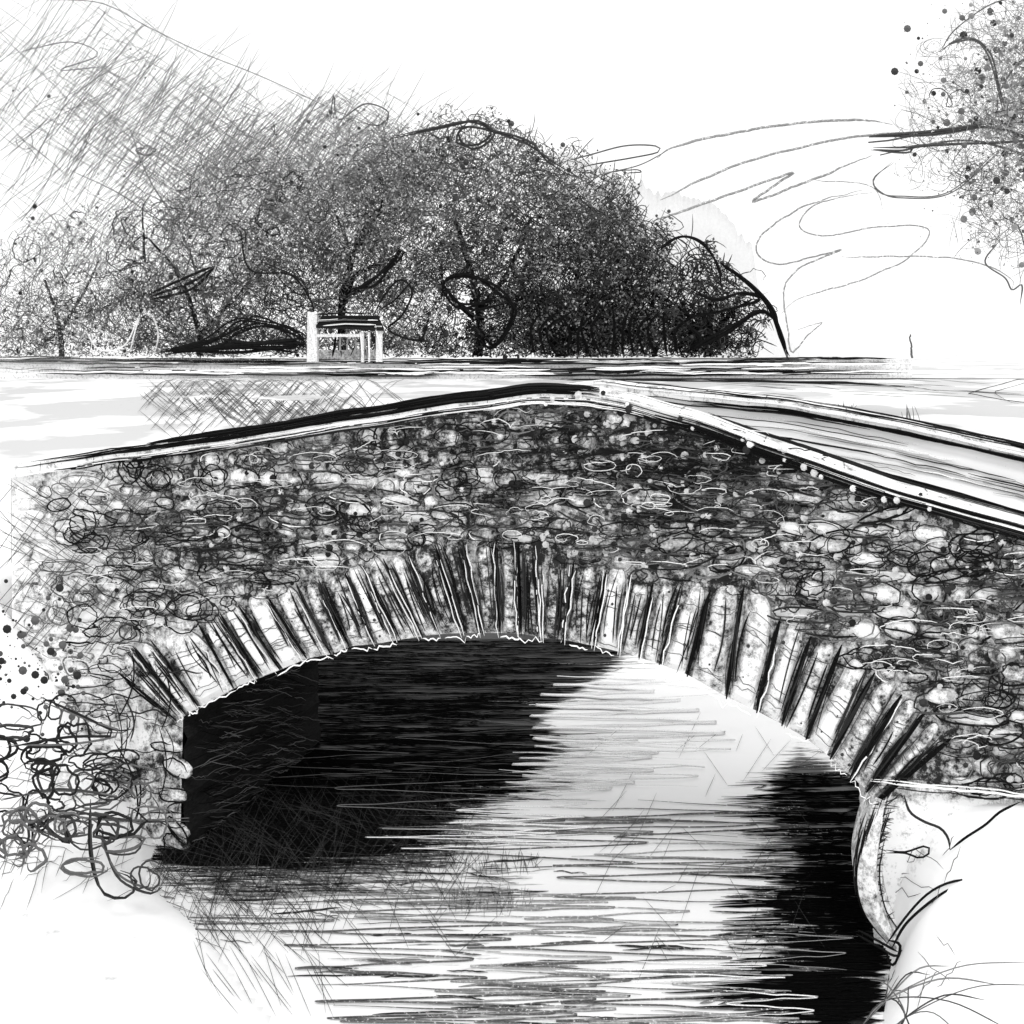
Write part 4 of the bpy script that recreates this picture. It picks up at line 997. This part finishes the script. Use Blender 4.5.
# scrambling twigs over the left springing
L = []
for _ in range(34):
    a, b = rng.uniform(105, 175), rng.uniform(640, 800); ln = rng.uniform(30, 90); q = np.linspace(0, 1, 8)
    if rng.random() < 0.5: L.append(onF(a + q * rng.normal() * 10 + 8 * np.sin(q * 3), b + q * ln * 0.9, -0.16))
    else: L.append(onF(a - 10 + q * rng.uniform(20, 60), b + 20 + rng.normal(size=8) * 2.5, -0.16))
plant('climbing_creeper', 'thin bare creeper hanging beside the left foot of the arch', 'creeper', None, L, r=(0.004, 0.011), tone=(0.01, 0.03))
# bent reed by the curved edge
plant('bent_reed', 'tall bent reed with two arched stems at the right water edge', 'reed', None,
      [atY([886, 905, 925, 945, 966, 975], [945, 918, 896, 884, 880, 888], 10.4), atY([892, 905, 925, 945, 962], [948, 925, 906, 892, 884], 10.4), atY([856, 875, 895, 902], [934, 945, 956, 950], 10.4), atY([888, 900, 896, 890, 886], [940, 945, 962, 964, 950], 10.4), atY([858, 880, 898], [930, 942, 952], 10.38)], r=(0.012, 0.016), tone=(0.01, 0.02))
plant('looped_tendril', 'looped black tendril below the right foot of the arch', 'tendril', None,
      [atY([886, 905, 925, 930, 920, 905, 886], [850, 852, 846, 852, 858, 853, 853], 10.5), atY([904, 910, 925, 940, 948, 950], [795, 812, 822, 828, 838, 850], 10.5), atY([950, 965, 985, 1000, 1020], [850, 838, 825, 812, 802], 10.5)], r=(0.009, 0.014), tone=(0.01, 0.03))
# long grasses bottom right
for gi, (gx0, gy0, lab) in enumerate(((886, 1000, 'fan of long thin grass blades at the bottom right corner'), (905, 1018, 'low spray of pale grass blades below the bent reed'))):
    L = []
    tips = [(1030, 962), (1000, 985), (950, 966), (930, 975), (1010, 1030), (915, 1040)] if gi == 0 else [(1040, 985), (985, 1000), (960, 1035), (912, 985), (870, 980)]
    for (tx, ty) in tips:
        m = ((gx0 + tx) / 2, (gy0 + ty) / 2 - 14)
        L.append(atY([gx0 - 26, gx0, m[0], tx], [gy0 + 28, gy0, m[1], ty], 9.2 - gi * 0.3))
    plant('grass_tuft', lab, 'grass', None, L, r=(0.005, 0.009), tone=(0.05, 0.12, 0.2))
# small tufts on the meadow behind the bridge
for (a, b, lab) in ((846, 414, 'small upright grass tuft behind the far coping, left of the pair'), (909, 419, 'small upright grass tuft behind the far coping, right of the pair')):
    base = on_ground(a, b + 8, 15, 40); L = []
    for _ in range(9):
        o = rng.normal() * 0.12; L.append(np.array([base + [o, 0, -0.05], base + [o + rng.normal() * 0.03, 0, 0.2], base + [o + rng.normal() * 0.06, 0, rng.uniform(0.35, 0.6)]]))
    plant('grass_tuft', lab, 'grass', None, L, r=(0.007, 0.012), tone=(0.1, 0.3), group='tufts on the meadow')

# ------------------------------------------------------------------ world, sun, camera
sc = bpy.context.scene
wd_ = bpy.data.worlds.new('World'); sc.world = wd_; wd_.use_nodes = True
N, Lk = wd_.node_tree.nodes, wd_.node_tree.links
bg = N['Background']
sky = N.new('ShaderNodeTexSky'); sky.sky_type = 'NISHITA'; sky.sun_disc = False
sky.sun_elevation = math.radians(52); sky.sun_rotation = math.radians(172)
bw = N.new('ShaderNodeRGBToBW'); Lk.new(sky.outputs[0], bw.inputs[0])
mm = N.new('ShaderNodeMath'); mm.operation = 'MULTIPLY_ADD'; mm.inputs[1].default_value = 0.01; mm.inputs[2].default_value = 0.93
Lk.new(bw.outputs[0], mm.inputs[0])                       # flat white cloud cover with a trace of the sky above it
Lk.new(mm.outputs[0], bg.inputs['Color']); bg.inputs['Strength'].default_value = 1.22
sun = bpy.data.lights.new('sun', 'SUN'); sun.energy = 1.1; sun.angle = math.radians(12)
so = bpy.data.objects.new('sun', sun); col.objects.link(so)
so.rotation_euler = (math.radians(42), 0, math.radians(8))
cam = bpy.data.cameras.new('camera'); co = bpy.data.objects.new('camera', cam); col.objects.link(co)
co.location = (0, 0, EYE); co.rotation_euler = (math.radians(90), 0, 0)
cam.sensor_width = 36; cam.lens = 36 * FP / 1024; cam.shift_y = -(512 - HZ) / 1024
cam.clip_start = 0.1; cam.clip_end = 20000
sc.camera = co
sc.view_settings.view_transform = 'Standard'; sc.view_settings.look = 'None'; sc.view_settings.exposure = 0
sc.render.engine = 'CYCLES'
sc.cycles.max_bounces = 6; sc.cycles.diffuse_bounces = 5
